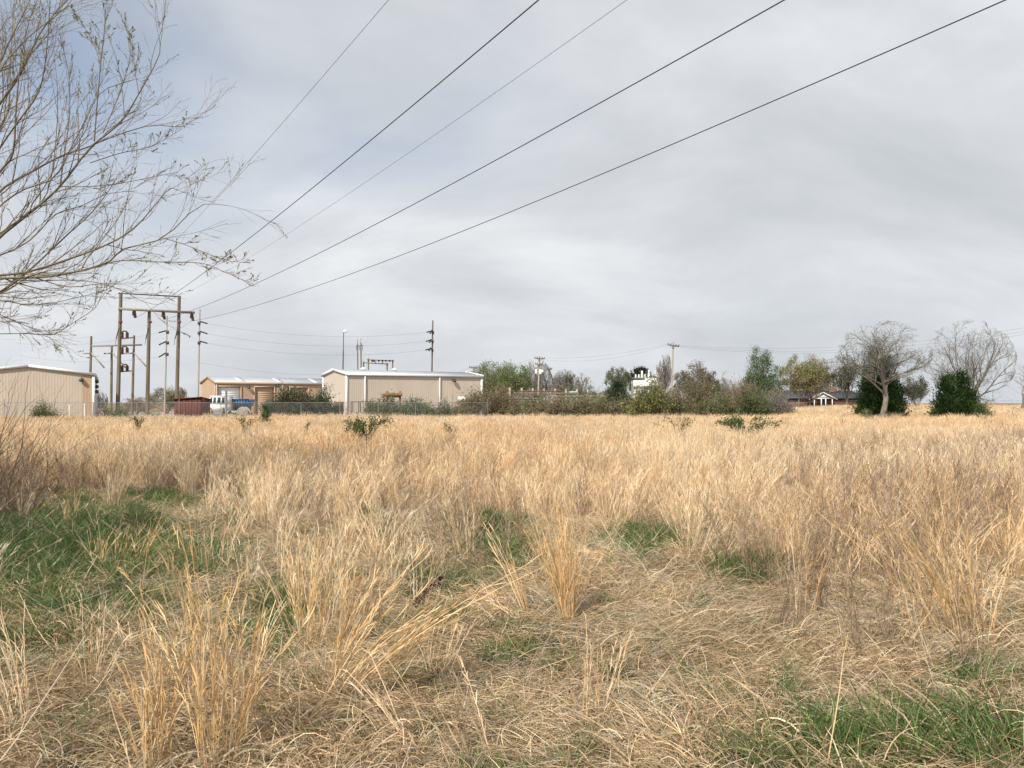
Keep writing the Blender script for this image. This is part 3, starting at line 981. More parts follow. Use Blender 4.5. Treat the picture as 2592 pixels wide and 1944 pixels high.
reel('large grey cable reel standing in front of the white truck', 549, 1048, 76, .58, .95, .25)
reel('tall narrow cable reel, flange seen edge-on, in front of the blue skip', 617, 1048, 74, .66, .35, 1.15)
reel('cable reel showing its round grey drum below the rusty table frame', 905, 1042, 76, .40, .8, .9)
po = empty('steel_post', GP(572.5, 78), 'single dark steel post between the white truck and the blue skip', 'post')
MB().tube([(0, 0, -.1), (0, 0, 1.65 + (1020 - 989) / F * 78)], [.11, .1], 9).build('shaft', 'grey_metal', po)
MB().box((0, 0, .02), (.4, .4, .04)).build('base_plate', 'grey_metal', po)

# rust-brown timber rack with logs
d = 77.0
rk = empty('timber_rack', GP(993, d), 'rust-brown rack of two posts carrying a long log, against the long warehouse', 'rack')
s = d / F
X_ = lambda px: (px - 993) * s
Z_ = lambda py: EYE + (HOR - py) * s
for px in (980.5, 1012.5):
    MB().box((X_(px), 0, Z_(990) / 2), (.17, .17, Z_(990))).build('post', 'rust', rk)
MB().beam((X_(979), -.12, Z_(1004.5)), (X_(1014), -.12, Z_(1004.5)), .12, .1).build('cross_bar', 'rust', rk)
lg = MB().tube([(X_(968), -.3, Z_(1000.5)), (X_(993), -.3, Z_(998.5)), (X_(1019), -.3, Z_(999))], [.17, .165, .155], 12).build('log', 'brown_wood', rk, smooth=True)
MB().tube([(X_(967.5), -.29, Z_(1002.2)), (X_(972), -.29, Z_(1002))], [.18, .18], 12).build('log_end', 'weathered_wood', rk)

# stacked grey crates / scrap pallets
pal = empty('pallet_stack', GP(1036, 78), 'grey weathered stack of upright slatted pallets beside the timber rack', 'pallets')
s = 78 / F
for r_ in range(3):
    for i in range(13):
        px = 1017 + i * 3.0 + rng.normal(0, .3)
        h = EYE + (HOR - (1003 + r_ * 1.5)) * s - .1 * rng.random()
        MB().box(((px - 1036) * s, r_ * .25, h / 2), (.075, .03, h)).build('slat', 'weathered_wood' if i % 3 else 'grey_metal', pal)
    for zz_ in (.3, .95, 1.6, 2.1):
        MB().box((0, r_ * .25 + .035, zz_), (1.42, .035, .09)).build('rail', 'weathered_wood', pal)

# rusty box, table frame
bx = empty('rusty_tank', GP(857, 77), 'small square rusty steel tank standing at the foot of the bare sapling', 'tank')
s = 77 / F
h = EYE + (HOR - 1017.5) * s
MB().box((0, .3, h / 2 + .18), (.68, .6, h - .36)).build('body', 'rust', bx)
MB().box((0, .3, h + .0), (.74, .66, .05)).build('lid', 'rust', bx)
for sx in (-.28, .28):
    for sy in (.06, .54):
        MB().box((sx, sy, .1), (.07, .07, .2)).build('leg', 'rust', bx)
tb = empty('table_frame', GP(910, 77.5), 'rusty flat-topped steel table frame in front of the long warehouse', 'table')
h = EYE + (HOR - 1016.5) * s
MB().box((0, .5, h), (1.7, 1.0, .06)).build('top', 'rust', tb)
for sx in (-.8, -.1, .8):
    for sy in (.08, .92):
        MB().box((sx, sy, h / 2 - .02), (.07, .07, h - .04)).build('leg', 'steel_dark', tb)
for k in range(5):
    MB().box((.45, .3 + .05 * k, .35 + .22 * k), (.5, .4, .05)).build('shelf', 'grey_metal', tb)

# old tractor with a white canopy
tr = empty('tractor', GP(1169, 81), 'red tractor with a rounded white canopy behind the lumber pile', 'tractor')
s = 81 / F
X_ = lambda px: (px - 1169) * s
Z_ = lambda py: EYE + (HOR - py) * s
MB().hexa([(X_(1157), 0, Z_(1013)), (X_(1181), 0, Z_(1013)), (X_(1181), 1.1, Z_(1013)), (X_(1157), 1.1, Z_(1013)), (X_(1160), .2, Z_(1003.5)), (X_(1178), .2, Z_(1003.5)), (X_(1178), .9, Z_(1003.5)), (X_(1160), .9, Z_(1003.5))]).build('canopy', 'white_paint', tr)
MB().hexa([(X_(1158), .1, .55), (X_(1180), .1, .55), (X_(1180), 1.0, .55), (X_(1158), 1.0, .55), (X_(1157), .05, Z_(1016)), (X_(1179), .05, Z_(1016)), (X_(1179), 1.05, Z_(1016)), (X_(1157), 1.05, Z_(1016))]).build('body', 'red_paint', tr)
for px in (1158.5, 1179):
    for yy in (.06, 1.0):
        MB().box((X_(px), yy, (Z_(1013) + Z_(1016)) / 2), (.05, .05, Z_(1013) - Z_(1016) + .04)).build('canopy_post', 'steel_dark', tr)
for px, r_ in ((1160, .48), (1177, .34)):
    for yy in (-.05, 1.15):
        wheel(tr, (X_(px), yy, r_), r_, .2, 'y')

# lumber, steel pipes and pole racks
lp = empty('lumber_pile', GP(1150, 76), 'untidy pile of pale planks and pipes in front of the long warehouse', 'lumber')
s = 76 / F
X_ = lambda px: (px - 1150) * s
for k in range(26):
    x = rng.uniform(X_(1095), X_(1190))
    L_ = rng.uniform(1.2, 3.2)
    z = .12 + .05 * (k % 9) + rng.uniform(0, .05) + .35 * (k > 14)
    a = rng.normal(0, .12)
    dz = rng.normal(0, .05) if k < 22 else rng.uniform(.3, .7)
    MB().beam((x - L_ / 2, rng.uniform(0, .9), z), (x + L_ / 2, rng.uniform(0, .9), z + dz), rng.uniform(.1, .22), rng.uniform(.04, .08)).build('plank', rng.choice(['lumber', 'weathered_wood', 'lumber', 'grey_metal', 'rust']), lp)
for px, py, ex, ey in ((1098, 1027, 1122, 1012), (1115, 1022, 1165, 1016), (1165, 1016.5, 1192, 1013), (1110, 1030, 1190, 1027)):
    MB().beam(rel(lp, W(px, py, 75.6)), rel(lp, W(ex, ey, 75.6)), .12, .09).build('plank', 'lumber', lp)
for px, hy, lab in ((1112, 1003, 'thin weathered stake against the second white downspout of the long warehouse'), (1127, 1008, 'shorter of two close thin stakes rising from the lumber pile'), (1131, 1002, 'taller of two close thin stakes rising from the lumber pile'), (1146, 998, 'thin stake under the wall lamp of the long warehouse'), (1064, 1006, 'thin stake beside the grey pallet stack'), (1080, 1005, 'thin stake between the pallet stack and the lumber pile')):
    g = GP(px, 75)
    o = MB().tube([(0, 0, -.1), (rng.normal(0, .03), 0, EYE + (HOR - hy) / F * 75)], [.05, .04], 7).build('yard_stake', 'weathered_wood')
    o.location = g
    tag(o, lab, 'stake', 'thin stakes in the yard')

# rack of tall pale posts with pipes, behind the brush
d = 86.0
pr = empty('pipe_rack', GP(1400, d), 'long pipe rack on a row of tall pale wooden posts', 'pipe rack')
s = d / F
X_ = lambda px: (px - 1400) * s
Z_ = lambda py: EYE + (HOR - py) * s
for k, px in enumerate((1290, 1320.5, 1348.5, 1377, 1405, 1432, 1460, 1487, 1514)):
    MB().tube([(X_(px), 0, -.1), (X_(px) + .02, .0, Z_(981.5 + k * .6))], [.13, .11], 9).build('post', 'post_pale', pr)
for (xa, xb, py, mt, r) in ((1310, 1425, 990, 'rust', .06), (1300, 1465, 995, 'grey_metal', .05), (1305, 1380, 1001, 'rust', .07), (1440, 1460, 992.5, 'white_paint', .05), (1300, 1370, 1008, 'grey_metal', .06), (1380, 1530, 1003, 'weathered_wood', .06), (1310, 1400, 1014, 'grey_metal', .07), (1330, 1347, 1023, 'white_paint', .08), (1305, 1345, 1019, 'grey_metal', .06), (1480, 1535, 996, 'steel_dark', .03)):
    yy = .18 + .1 * rng.random()
    MB().tube([(X_(xa), -yy, Z_(py)), (X_(xb), -yy, Z_(py) + rng.normal(0, .03))], [r, r], 8).build('pipe', mt, pr)
MB().box((X_(1338), .5, Z_(1010)), (1.4, .6, .5)).build('scrap_box', 'brown_wood', pr)
MB().box((X_(1358), .4, Z_(1008)), (.5, .5, .5)).build('scrap_box', 'rust', pr)

# white substation transformer
d = 118.0
sb = empty('substation_transformer', GP(1637, d), 'big white substation transformer with upright white bushings on top', 'transformer')
s = d / F
X_ = lambda px: (px - 1637) * s
Z_ = lambda py: EYE + (HOR - py) * s
MB().box((X_(1636), 1.2, (Z_(962) + .2) / 2), (X_(1668) - X_(1604), 2.4, Z_(962) - .2)).build('tank', 'white_paint', sb)
MB().box((X_(1650), 1.0, (Z_(957) + Z_(976)) / 2), (X_(1672) - X_(1638), 1.9, Z_(957) - Z_(976))).build('radiator_bank', 'white_paint', sb)
for k in range(9):
    MB().box((X_(1610 + k * 6.6), -.12, Z_(985)), (.05, .2, 1.6)).build('fin', 'white_paint', sb)
MB().box((X_(1637), .9, Z_(957)), (X_(1672) - X_(1599), 1.6, .12)).build('cover_plate', 'galvanised', sb)
MB().box((X_(1640), -.22, Z_(979)), (X_(1680) - X_(1600), .12, .16)).build('ledge', 'galvanised', sb)
for px, py in ((1627.5, 937), (1645, 935), (1662.5, 934)):
    h = Z_(py) - Z_(957)
    MB().lathe([(.14, .07)] + [(.2 - .1 * k / 8 + (.05 if k % 2 else 0), .07 + h * k / 9) for k in range(9)] + [(0.0, h)], (X_(px), .8, Z_(957)), 9).build('bushing', 'white_paint', sb)
for px in (1610, 1618, 1626, 1634):
    MB().lathe([(.12, .07), (.16, .25), (.1, .4), (.14, .45), (0, .6)], (X_(px), .3, Z_(957)), 8).build('small_bushing', 'white_paint', sb)

# house with the white gable
d = 150.0
hs = empty('ranch_house', GP(2085, d), 'low brick house with dark roof, white front gable and red chimney', 'house')
s = d / F
g0 = hs.location.z
X_ = lambda px: (px - 2085) * s
Z_ = lambda py: EYE + (HOR - py) * s - g0
ze, zr = Z_(1009), Z_(993)
MB().box((X_(2080), 4.3, ze / 2), (X_(2190) - X_(1985), 7.0, ze)).build('wall', 'brick_red', hs)
xl, xr = X_(1982), X_(2200)
for y0, y1 in ((-.1 + .3, 4.3), (8.6, 4.3)):
    q = [Vector((xl, y0, ze)), Vector((xr, y0, ze)), Vector((xr - 1.5, y1, zr + .25)), Vector((xl + 1.5, y1, zr + .25))]
    MB().hexa(q + [p + Vector((0, 0, .12)) for p in q]).build('roof', 'shingle', hs)
xc, hw = X_(2073.5), X_(2104.5) - X_(2073.5)
gz = Z_(994.5)
for y_ in (-1.6,):
    m = MB()
    m.hexa([(xc - hw, y_, ze - .05), (xc + hw, y_, ze - .05), (xc + hw, y_ + .12, ze - .05), (xc - hw, y_ + .12, ze - .05), (xc - .03, y_, gz), (xc + .03, y_, gz), (xc + .03, y_ + .12, gz), (xc - .03, y_ + .12, gz)])
    m.build('gable', 'white_trim', hs)
for sg in (-1, 1):
    MB().beam((xc + sg * (hw + .35), y_ - .2, ze - .18), (xc, y_ - .2, gz + .08), .45, .14).build('gable_rake', 'white_trim', hs)
    q = [Vector((xc + sg * (hw + .45), y_ - .35, ze - .1)), Vector((xc, y_ - .35, gz + .17)), Vector((xc, 4, gz + .17)), Vector((xc + sg * (hw + .45), 4, ze - .1))]
    if sg > 0:
        q = q[::-1]
    MB().hexa(q + [p + Vector((0, 0, .1)) for p in q]).build('porch_roof', 'shingle', hs)
MB().beam((xc - hw * .8, y_ - .06, ze + .28), (xc + hw * .8, y_ - .06, ze + .28), .06, .07).build('gable_batten', 'grey_metal', hs)
for px in (2053, 2070.5, 2081.5, 2098):
    MB().box((X_(px), y_, ze / 2), (.15, .15, ze - .1)).build('porch_post', 'white_trim', hs)
for px0, px1 in ((2055, 2068), (2084, 2095)):
    w_ = MB().box(((X_(px0) + X_(px1)) / 2, .77, ze * .55), (X_(px1) - X_(px0), .08, 1.1)).build('window', 'white_trim', hs)
    for k in (0, 1):
        MB().box((X_(px0) + (X_(px1) - X_(px0)) * (.27 + .46 * k), .72, ze * .55), ((X_(px1) - X_(px0)) * .4, .03, .95)).build('pane', 'window_glass', w_)
MB().box((X_(2076), .76, 1.05), (.95, .08, 2.1)).build('door', 'brown_wood', hs)
MB().box((X_(2128), 4.0, (zr + .9) / 2 + .4), (X_(2137) - X_(2119), .9, zr + .1)).build('chimney', 'brick_red', hs)


# ------------------------------------------------------------------ trees and bushes
def pal_pick(pal_, n, jit=0.18):
    p = np.array(pal_, float)
    c = p[rng.integers(0, len(p), n)]
    return c * (1 + jit * rng.normal(size=(n, 1))).clip(0.4, 1.8)


BARK = [(.20, .16, .125), (.25, .21, .17), (.16, .13, .105)]
GREYB = [(.235, .215, .19), (.28, .26, .23), (.19, .17, .145)]
OAKC = [(.19, .175, .155), (.23, .215, .19), (.15, .135, .115)]
FRESH = [(.18, .27, .07), (.22, .31, .09), (.14, .22, .06)]
DARKG = [(0.018, 0.042, 0.012), (0.030, 0.062, 0.012), (0.045, 0.080, 0.024), (0.022, 0.05, 0.012)]
OLIVE = [(.19, .185, .085), (.22, .21, .10), (.15, .16, .07)]
YELG = [(.31, .31, .11), (.27, .29, .10), (.34, .31, .13)]
BROWN = [(.26, .20, .14), (.21, .155, .11), (.30, .225, .155)]
REDB = [(.25, .185, .13), (.20, .15, .105), (.29, .22, .155)]
MIDG = [(.095, .165, .045), (.125, .20, .055), (.07, .125, .035)]


def broad_tree(name, label, px, d, top, width, trunk_r=0.18, trunk_f=0.35, limbs=6, n=(6, 5, 4), bark=BARK, leaf=None, nleaf=0, lsize=0.12,
               up=0.14, ang=0.75, twig_w=0.018, group=None, cat='tree', lean=0.0, stems=1, base=None, tmat='bark', narrow=False, depth=1.0, droop=0.0, lup=0.3):
    g = GP(px, d)
    if base is not None:
        g = Vector(base)
    root = empty(name, g, label, cat, group)
    Ht = EYE + (HOR - top) / F * d - g.z
    Wd = width / F * d
    th = Ht * trunk_f
    P0, R0 = [], []
    for s_ in range(stems):
        a = rng.uniform(0, 6.28)
        off = 0.0 if stems == 1 else 0.25
        tx = lean + (rng.normal(0, .25) * th * .5 if stems > 1 else rng.normal(0, .03) * th)
        pts = [(off * math.cos(a), off * math.sin(a), -0.15)]
        for k in range(1, 6):
            f = k / 5
            pts.append((off * math.cos(a) + tx * f + rng.normal(0, .02) * th, off * math.sin(a) + rng.normal(0, .04) * th * (stems > 1) + rng.normal(0, .02) * th, th * f))
        P0.append(resample(pts, 8))
        R0.append(np.linspace(trunk_r, trunk_r * .7, 8) * (1 if stems == 1 else .6))
    P0, R0 = np.array(P0), np.array(R0)
    P1, R1 = grow(P0, R0, limbs, 0.55, 1.0, ang if not narrow else .3, Ht * .62 / th, 7, up, .13, .45, .25)
    # one leader
    P2, R2 = grow(P1, R1, n[0], 0.2, 1.0, ang, .55, 5, up, .2, .6, .35)
    P3, R3 = grow(P2, R2, n[1], 0.2, 1.0, ang, .55, 4, up * .8, .24, .6, .4, droop=droop)
    P4, R4 = grow(P3, R3, n[2], 0.15, 1.0, ang, .6, 4, up * .6, .3, .7, .5, droop=droop)
    allp = np.concatenate([P4.reshape(-1, 3), P3.reshape(-1, 3)])
    lo, hi = np.percentile(allp[:, 0], (3, 97))
    ax0 = P0[:, -1, 0].mean()
    sL, sR = (Wd / 2 + ax0) / max(ax0 - lo, .1), (Wd / 2 - ax0) / max(hi - ax0, .1)
    top_now = np.percentile(allp[:, 2], 99.5)
    sx = Wd / max(hi - lo, .1)
    cxn = (lo + hi) / 2
    sz = (Ht - th * .9) / max(top_now - th * .9, .1)

    def fit(P):
        Q_ = P.copy()
        w = np.clip((P[..., 2] - th * .45) / (th * .55), 0, 1)
        Q_[..., 0] = P[..., 0] * (1 - w) + w * (ax0 + (P[..., 0] - ax0) * np.where(P[..., 0] > ax0, sR, sL))
        Q_[..., 1] = P[..., 1] * (1 - w) + w * P[..., 1] * sx * depth
        Q_[..., 2] = np.where(P[..., 2] > th * .9, th * .9 + (P[..., 2] - th * .9) * sz, P[..., 2])
        # round the crown off: points far from its middle are drawn in
        c0 = np.array([0, 0, th + (Ht - th) * .42])
        ax = np.array([Wd * .5, Wd * .5 * depth, (Ht - th) * .58])
        q = (Q_ - c0) / ax
        r_ = np.linalg.norm(q, axis=-1, keepdims=True)
        r2 = np.where(r_ > .78, .78 + .26 * np.tanh((r_ - .78) / .26), r_)
        s_ = np.where((Q_[..., 2:3] > th * .8), r2 / np.maximum(r_, 1e-6), 1.0)
        return c0 + q * s_ * ax
    m = MB()
    V, Q = tubes(fit(P0), R0, 9)
    m.add(V, Q)
    m.build('trunk', tmat, root, smooth=True)
    m = MB()
    for P, R, k in ((P1, R1, 6), (P2, R2, 4)):
        V, Q = tubes(fit(P), np.maximum(R, twig_w * .55), k)
        m.add(V, Q, np.repeat(pal_pick(bark, len(P)), P.shape[1] * k, 0))
    m.build('branch_work', 'twig', root)['kind'] = 'stuff'
    m = MB()
    for P, R, mul in ((P3, R3, 1.4), (P4, R4, 0.9)):
        V, Q = ribbons(fit(P), np.maximum(R * 1.6, twig_w * mul) * np.linspace(1, .5, P.shape[1])[None])
        m.add(V, Q, np.repeat(pal_pick(bark, len(P)), P.shape[1] * 2, 0))
    m.build('crown', 'twig', root)
    if leaf is not None and nleaf:
        F4 = fit(P4)
        i = rng.integers(0, len(F4), nleaf)
        k = rng.integers(1, 4, nleaf)
        pts = F4[i, k] + rng.normal(0, lsize * .9, (nleaf, 3))
        V, Q = leaves(pts, lsize, .55, lup)
        c = pal_pick(leaf, len(F4), .2)[i]
        MB().add(V, Q, np.repeat(c, 4, 0)).build('foliage', 'leaf', root)
    return root


def cedar(name, label, px, d, top, width, nleaf, profile, pal_=DARKG, cat='cedar', group=None, size=.16, seed=0, depth=1.0, spires=((0, 0, 1, 1),)):
    g = GP(px, d)
    root = empty(name, g, label, cat, group)
    Ht = EYE + (HOR - top) / F * d - g.z
    R = width / F * d / 2
    MB().tube([(0, 0, -.2), (0.02, 0, Ht * .5), (0, 0, Ht * .9)], [R * .09 + .03, R * .06 + .02, .015], 8).build('trunk', 'bark', root)
    hz = np.array([p[0] for p in profile])
    hr = np.array([p[1] for p in profile])
    # sprays: short arching branchlets, gathered in one or several leaders
    nb = nleaf // 26
    zl, al, rl, ol = [], [], [], []
    wsum = sum(w * hf_ for _, _, hf_, w in spires)
    for (dx, dy, hf_, w) in spires:
        k_ = int(nb * w * hf_ / wsum)
        z_ = rng.uniform(0, 1, k_ * 4)
        z_ = z_[rng.uniform(0, 1, k_ * 4) < .25 + .75 * np.interp(z_, hz, hr)][:k_]
        a_ = rng.uniform(0, 6.283, len(z_))
        lump = 0.62 + .55 * vnoise(a_ * 1.3 + seed * 9 + dx, z_ * 6, .45, 21 + seed) + .15 * rng.normal(size=len(z_))
        zl.append(z_ * hf_)
        al.append(a_)
        rl.append(np.interp(z_, hz, hr) * R * w * lump)
        ol.append(np.tile([dx * R, dy * R, 0], (len(z_), 1)))
    z, a, rad, off = np.concatenate(zl), np.concatenate(al), np.concatenate(rl), np.concatenate(ol)
    dirs = np.stack([np.cos(a), np.sin(a) * depth, np.full(len(z), .8)], 1)
    tip = np.stack([np.cos(a) * rad, np.sin(a) * rad * depth, z * Ht], 1)
    root_ = tip * np.array([.2, .2, 1]) - np.array([0, 0, 1]) * (rad * .45)[:, None] + off
    tip = tip + off
    root_[:, 2] = np.maximum(root_[:, 2], 0.05)
    tt = np.array([.45, .75, 1.0])
    Pb = root_[:, None] + (tip - root_)[:, None] * np.linspace(0, 1, 3)[None, :, None]
    V, Q = ribbons(Pb, np.full((len(z), 3), .02))
    MB().add(V, Q, (.10, .08, .06)).build('branch_work', 'twig', root)
    k = 26
    i = np.repeat(np.arange(len(z)), k)
    t_ = rng.beta(2.2, 1.0, len(i))[:, None]
    sp = R * .075 + .04
    pts = root_[i] + (tip - root_)[i] * t_ + rng.normal(0, sp, (len(i), 3)) * np.array([1, 1, .8])
    pts[:, 2] = np.maximum(pts[:, 2], .03)
    V, Q = leaves(pts, size, .32, .35, dirs=dirs[i] * .9)
    c = pal_pick(pal_, len(z), .22)[i] * (1 + .15 * rng.normal(size=(len(i), 1)))
    MB().add(V, Q, np.repeat(np.clip(c, .005, 1), 4, 0)).build('foliage', 'needle', root)
    return root


def bush(name, label, px, d, top, width, leaf, nleaf, twig=BROWN, ntwig=120, lsize=.09, lobes=6, group=None, cat='bush', seed=0, depth=.8, flat=.55, twig_out=.15):
    g = GP(px, d)
    root = empty(name, g, label, cat, group)
    Ht = EYE + (HOR - top) / F * d - g.z
    Wd = width / F * d
    L = []
    for k in range(lobes):
        x = (k + .5) / lobes - .5 + rng.normal(0, .07)
        hgt = Ht * (1 - (abs(x) * 1.5) ** 2 * .6) * rng.uniform(.72, 1.0)
        L.append((x * Wd * .86, rng.normal(0, .16) * Wd * depth, hgt, Wd / lobes * rng.uniform(.75, 1.15)))
    L[lobes // 2] = (L[lobes // 2][0], 0, Ht, L[lobes // 2][3])
    # twigs
    n = ntwig
    li = rng.integers(0, lobes, n)
    LA = np.array(L)
    b = np.stack([LA[li, 0] * .7 + rng.normal(0, .12, n) * Wd / lobes, LA[li, 1] * .7 + rng.normal(0, .12, n), np.full(n, -.05)], 1)
    tp = np.stack([LA[li, 0] + rng.normal(0, .6, n) * LA[li, 3], LA[li, 1] + rng.normal(0, .6, n) * LA[li, 3], LA[li, 2] * rng.uniform(.55, 1.0 + twig_out, n)], 1)
    md = (b + tp) / 2 + rng.normal(0, .1, (n, 3)) * LA[li, 3:4] + np.array([0, 0, 1]) * (.12 * tp[:, 2:3])
    t_ = np.linspace(0, 1, 5)[None, :, None]
    P = b[:, None] * (1 - t_) ** 2 + 2 * md[:, None] * t_ * (1 - t_) + tp[:, None] * t_ ** 2
    V, Q = ribbons(P, np.full((n, 5), .022) * np.linspace(1, .4, 5))
    m = MB().add(V, Q, np.repeat(pal_pick(twig, n), 10, 0))
    Pc, Rc = grow(P, np.full((n, 5), .011), 6, .25, 1.0, .7, .38, 4, .05, .25)
    V, Q = ribbons(Pc, np.full((len(Pc), 4), .012))
    m.add(V, Q, np.repeat(pal_pick(twig, len(Pc)), 8, 0))
    m.build('twig_mass', 'twig', root)
    if nleaf:
        i = rng.integers(0, len(Pc), nleaf)
        k = rng.integers(0, 4, nleaf)
        pts = Pc[i, k] + rng.normal(0, .10 * Wd / lobes + .04, (nleaf, 3))
        pts[:, 2] = np.maximum(pts[:, 2], .02)
        V, Q = leaves(pts, lsize, .6, .25)
        c = pal_pick(leaf, len(Pc), .2)[i]
        MB().add(V, Q, np.repeat(c, 4, 0)).build('foliage', 'leaf', root)
    return root


# the two bare oaks and the dark cedars at the right
rng = np.random.default_rng(5)
broad_tree('oak_tree', 'spreading bare oak with pale trunk standing in front of the taller dark cedar', 2233, 57, 812, 226, .21, .46, 11, (8, 7, 6), OAKC, FRESH + OLIVE, 2200, .06, up=.07, ang=.70, twig_w=.014, lean=.5, tmat='oak_bark', depth=.9)
rng = np.random.default_rng(8)
broad_tree('oak_tree', 'round-crowned bare oak rising behind the broad dark cedar', 2450, 63, 809, 212, .23, .30, 12, (8, 7, 6), OAKC, FRESH + OLIVE, 2400, .06, up=.09, ang=.70, twig_w=.014, lean=.3, tmat='oak_bark', depth=.9)
cedar('cedar_tree', 'taller dark green cedar with irregular top behind the pale oak trunk', 2230, 61, 882, 134, 40000, [(0, .80), (.12, .95), (.3, 1), (.55, .8), (.8, .45), (.93, .22), (1, .04)], seed=1, spires=((-.30, .1, 1.0, .52), (.22, 0, .90, .52), (-.45, -.2, .72, .5), (.52, .1, .62, .46), (0, 0, .55, .92)))
cedar('cedar_tree', 'broad squat dark green cedar in front of the round-crowned oak', 2418, 58, 941, 126, 34000, [(0, .80), (.12, .95), (.3, 1), (.55, .8), (.8, .45), (.93, .22), (1, .04)], seed=2, spires=((.22, 0, 1.0, .55), (-.48, -.1, .90, .48), (-.1, .2, .93, .45), (.60, 0, .70, .42), (0, -.1, .60, .95)))
bush('shrub', 'bright green shrub growing against the broad squat cedar', 2492, 57, 1024, 52, MIDG, 2600, ntwig=60, lobes=4, lsize=.09)
bush('shrub', 'fresh green vine at the foot of the taller cedar', 2192, 56, 1042, 36, MIDG, 900, ntwig=30, lobes=3, lsize=.08)
broad_tree('juniper_tree', 'grey-green hazy tree standing between the two dark cedars', 2318, 95, 946, 66, .12, .12, 7, (6, 5, 4), GREYB, [(.09, .11, .06), (.12, .13, .08)], 6500, .14, up=.25, ang=.6, stems=2)
broad_tree('bare_tree', 'bare tree with upswept limbs beyond the squat cedar and green shrub', 2592, 82, 905, 60, .24, .35, 5, (6, 5, 4), GREYB, None, 0, up=.25, ang=.55, twig_w=.012)

# tree line behind the yard
rng = np.random.default_rng(21)
broad_tree('willow_thicket', 'leafy fresh-green tree at the far end of the long warehouse', 1268, 99, 906, 150, .14, .14, 8, (7, 5, 4), BROWN, [(.14, .21, .065), (.18, .25, .085), (.11, .17, .05)], 21000, .15, up=.30, ang=.5, stems=4, depth=.7, lup=.8)
broad_tree('bare_tree', 'bare vase-shaped tree behind the transformer pole', 1354, 140, 906, 88, .28, .18, 8, (8, 7, 5), OAKC, None, 0, up=.22, ang=.5, twig_w=.04, stems=2)
broad_tree('bare_tree', 'grey-brown upright bare tree with a budding crown past the transformer pole', 1430, 132, 934, 78, .22, .18, 8, (7, 6, 5), OAKC, OLIVE, 2500, .12, up=.3, ang=.45, twig_w=.04, stems=3)
broad_tree('bare_tree', 'thin see-through bare tree between the pipe rack and the dark conifer', 1478, 128, 942, 68, .18, .2, 7, (6, 6, 4), OAKC, None, 0, up=.15, ang=.6, twig_w=.035, stems=2)
cedar('conifer_tree', 'dark conical conifer rising beside the white transformer', 1562, 108, 968, 78, 9000, [(0, .9), (.2, 1), (.5, .8), (.75, .5), (.92, .3), (1, .06)], [(.045, .07, .03), (.06, .085, .04), (.10, .085, .06)], seed=4, size=.3, cat='tree')
broad_tree('budding_tree', 'pale budding tree showing above the dark conical conifer', 1564, 118, 926, 62, .2, .25, 8, (7, 6, 5), GREYB, [(.14, .16, .08), (.17, .18, .1)], 9000, .16, up=.3, ang=.45, twig_w=.04)
cedar('pine_tree', 'rounded black-green pine behind the white transformer', 1622, 140, 931, 58, 9000, [(0, .3), (.35, .45), (.55, .95), (.75, 1), (.9, .7), (1, .15)], [(.018, .04, .016), (.03, .055, .022)], seed=5, size=.35, cat='tree')
broad_tree('poplar_tree', 'narrow bare grey poplar beside the tall crossarm pole', 1680, 117, 888, 46, .15, .2, 10, (8, 7, 5), [(.28, .255, .23), (.22, .2, .18)], None, 0, up=.45, ang=.38, twig_w=.032)
broad_tree('budding_tree', 'brown-green round budding tree right next to the tall crossarm pole', 1765, 99, 910, 108, .26, .2, 8, (7, 6, 5), [(.12, .10, .08), (.16, .13, .10)], [(.17, .15, .085), (.13, .12, .06), (.20, .17, .11)], 15000, .14, up=.16, ang=.6, twig_w=.026, stems=2)
broad_tree('blossom_tree', 'pale thin tree with light buds beside the feathery green tree with two tops', 1845, 105, 938, 74, .15, .22, 6, (5, 5, 4), GREYB, [(.22, .22, .14), (.26, .25, .17), (.15, .17, .08)], 2200, .12, up=.2, ang=.6, twig_w=.024, stems=2)
cedar('poplar_tree', 'tall feathery fresh green tree with two uneven tops', 1930, 98, 882, 112, 30000, [(0, .8), (.15, .95), (.35, 1), (.6, .82), (.82, .55), (.95, .3), (1, .08)], [(.13, .19, .085), (.17, .225, .115), (.10, .15, .065), (.075, .115, .05)], seed=6, size=.2, cat='tree',
      spires=((-.30, 0, 1.0, .42), (.16, .1, .96, .36), (.62, 0, .74, .34), (-.62, 0, .62, .36), (0, 0, .55, .85)))
broad_tree('elm_tree', 'yellow-green round tree shading the white-gabled house', 2044, 116, 894, 130, .22, .2, 9, (7, 6, 5), BROWN, YELG + OLIVE, 20000, .16, up=.24, ang=.55, twig_w=.03, stems=2)
broad_tree('pine_tree', 'grey-green feathery tree between the yellow-green tree and the taller cedar', 2142, 110, 892, 92, .2, .22, 9, (7, 6, 5), GREYB, [(.085, .10, .055), (.11, .12, .07), (.07, .08, .05)], 7000, .15, up=.22, ang=.6, twig_w=.028)
broad_tree('olive_tree', 'round olive-green tree behind the heavy wooden poles and rusted shed', 422, 125, 974, 95, .2, .15, 7, (6, 5, 4), BROWN, OLIVE + [(.15, .16, .09)], 7000, .17, up=.15, ang=.65, twig_w=.03, stems=3)
broad_tree('bare_thicket', 'bare grey thicket at the corner of the gabled warehouse', 250, 112, 985, 42, .1, .12, 6, (6, 5, 3), GREYB, None, 0, up=.2, ang=.55, twig_w=.03, stems=3, cat='thicket')
broad_tree('bare_thicket', 'low bare brown thicket between the heavy wooden poles', 345, 118, 1002, 90, .1, .12, 6, (6, 5, 3), BROWN, None, 0, up=.1, ang=.7, twig_w=.03, stems=4, cat='thicket')

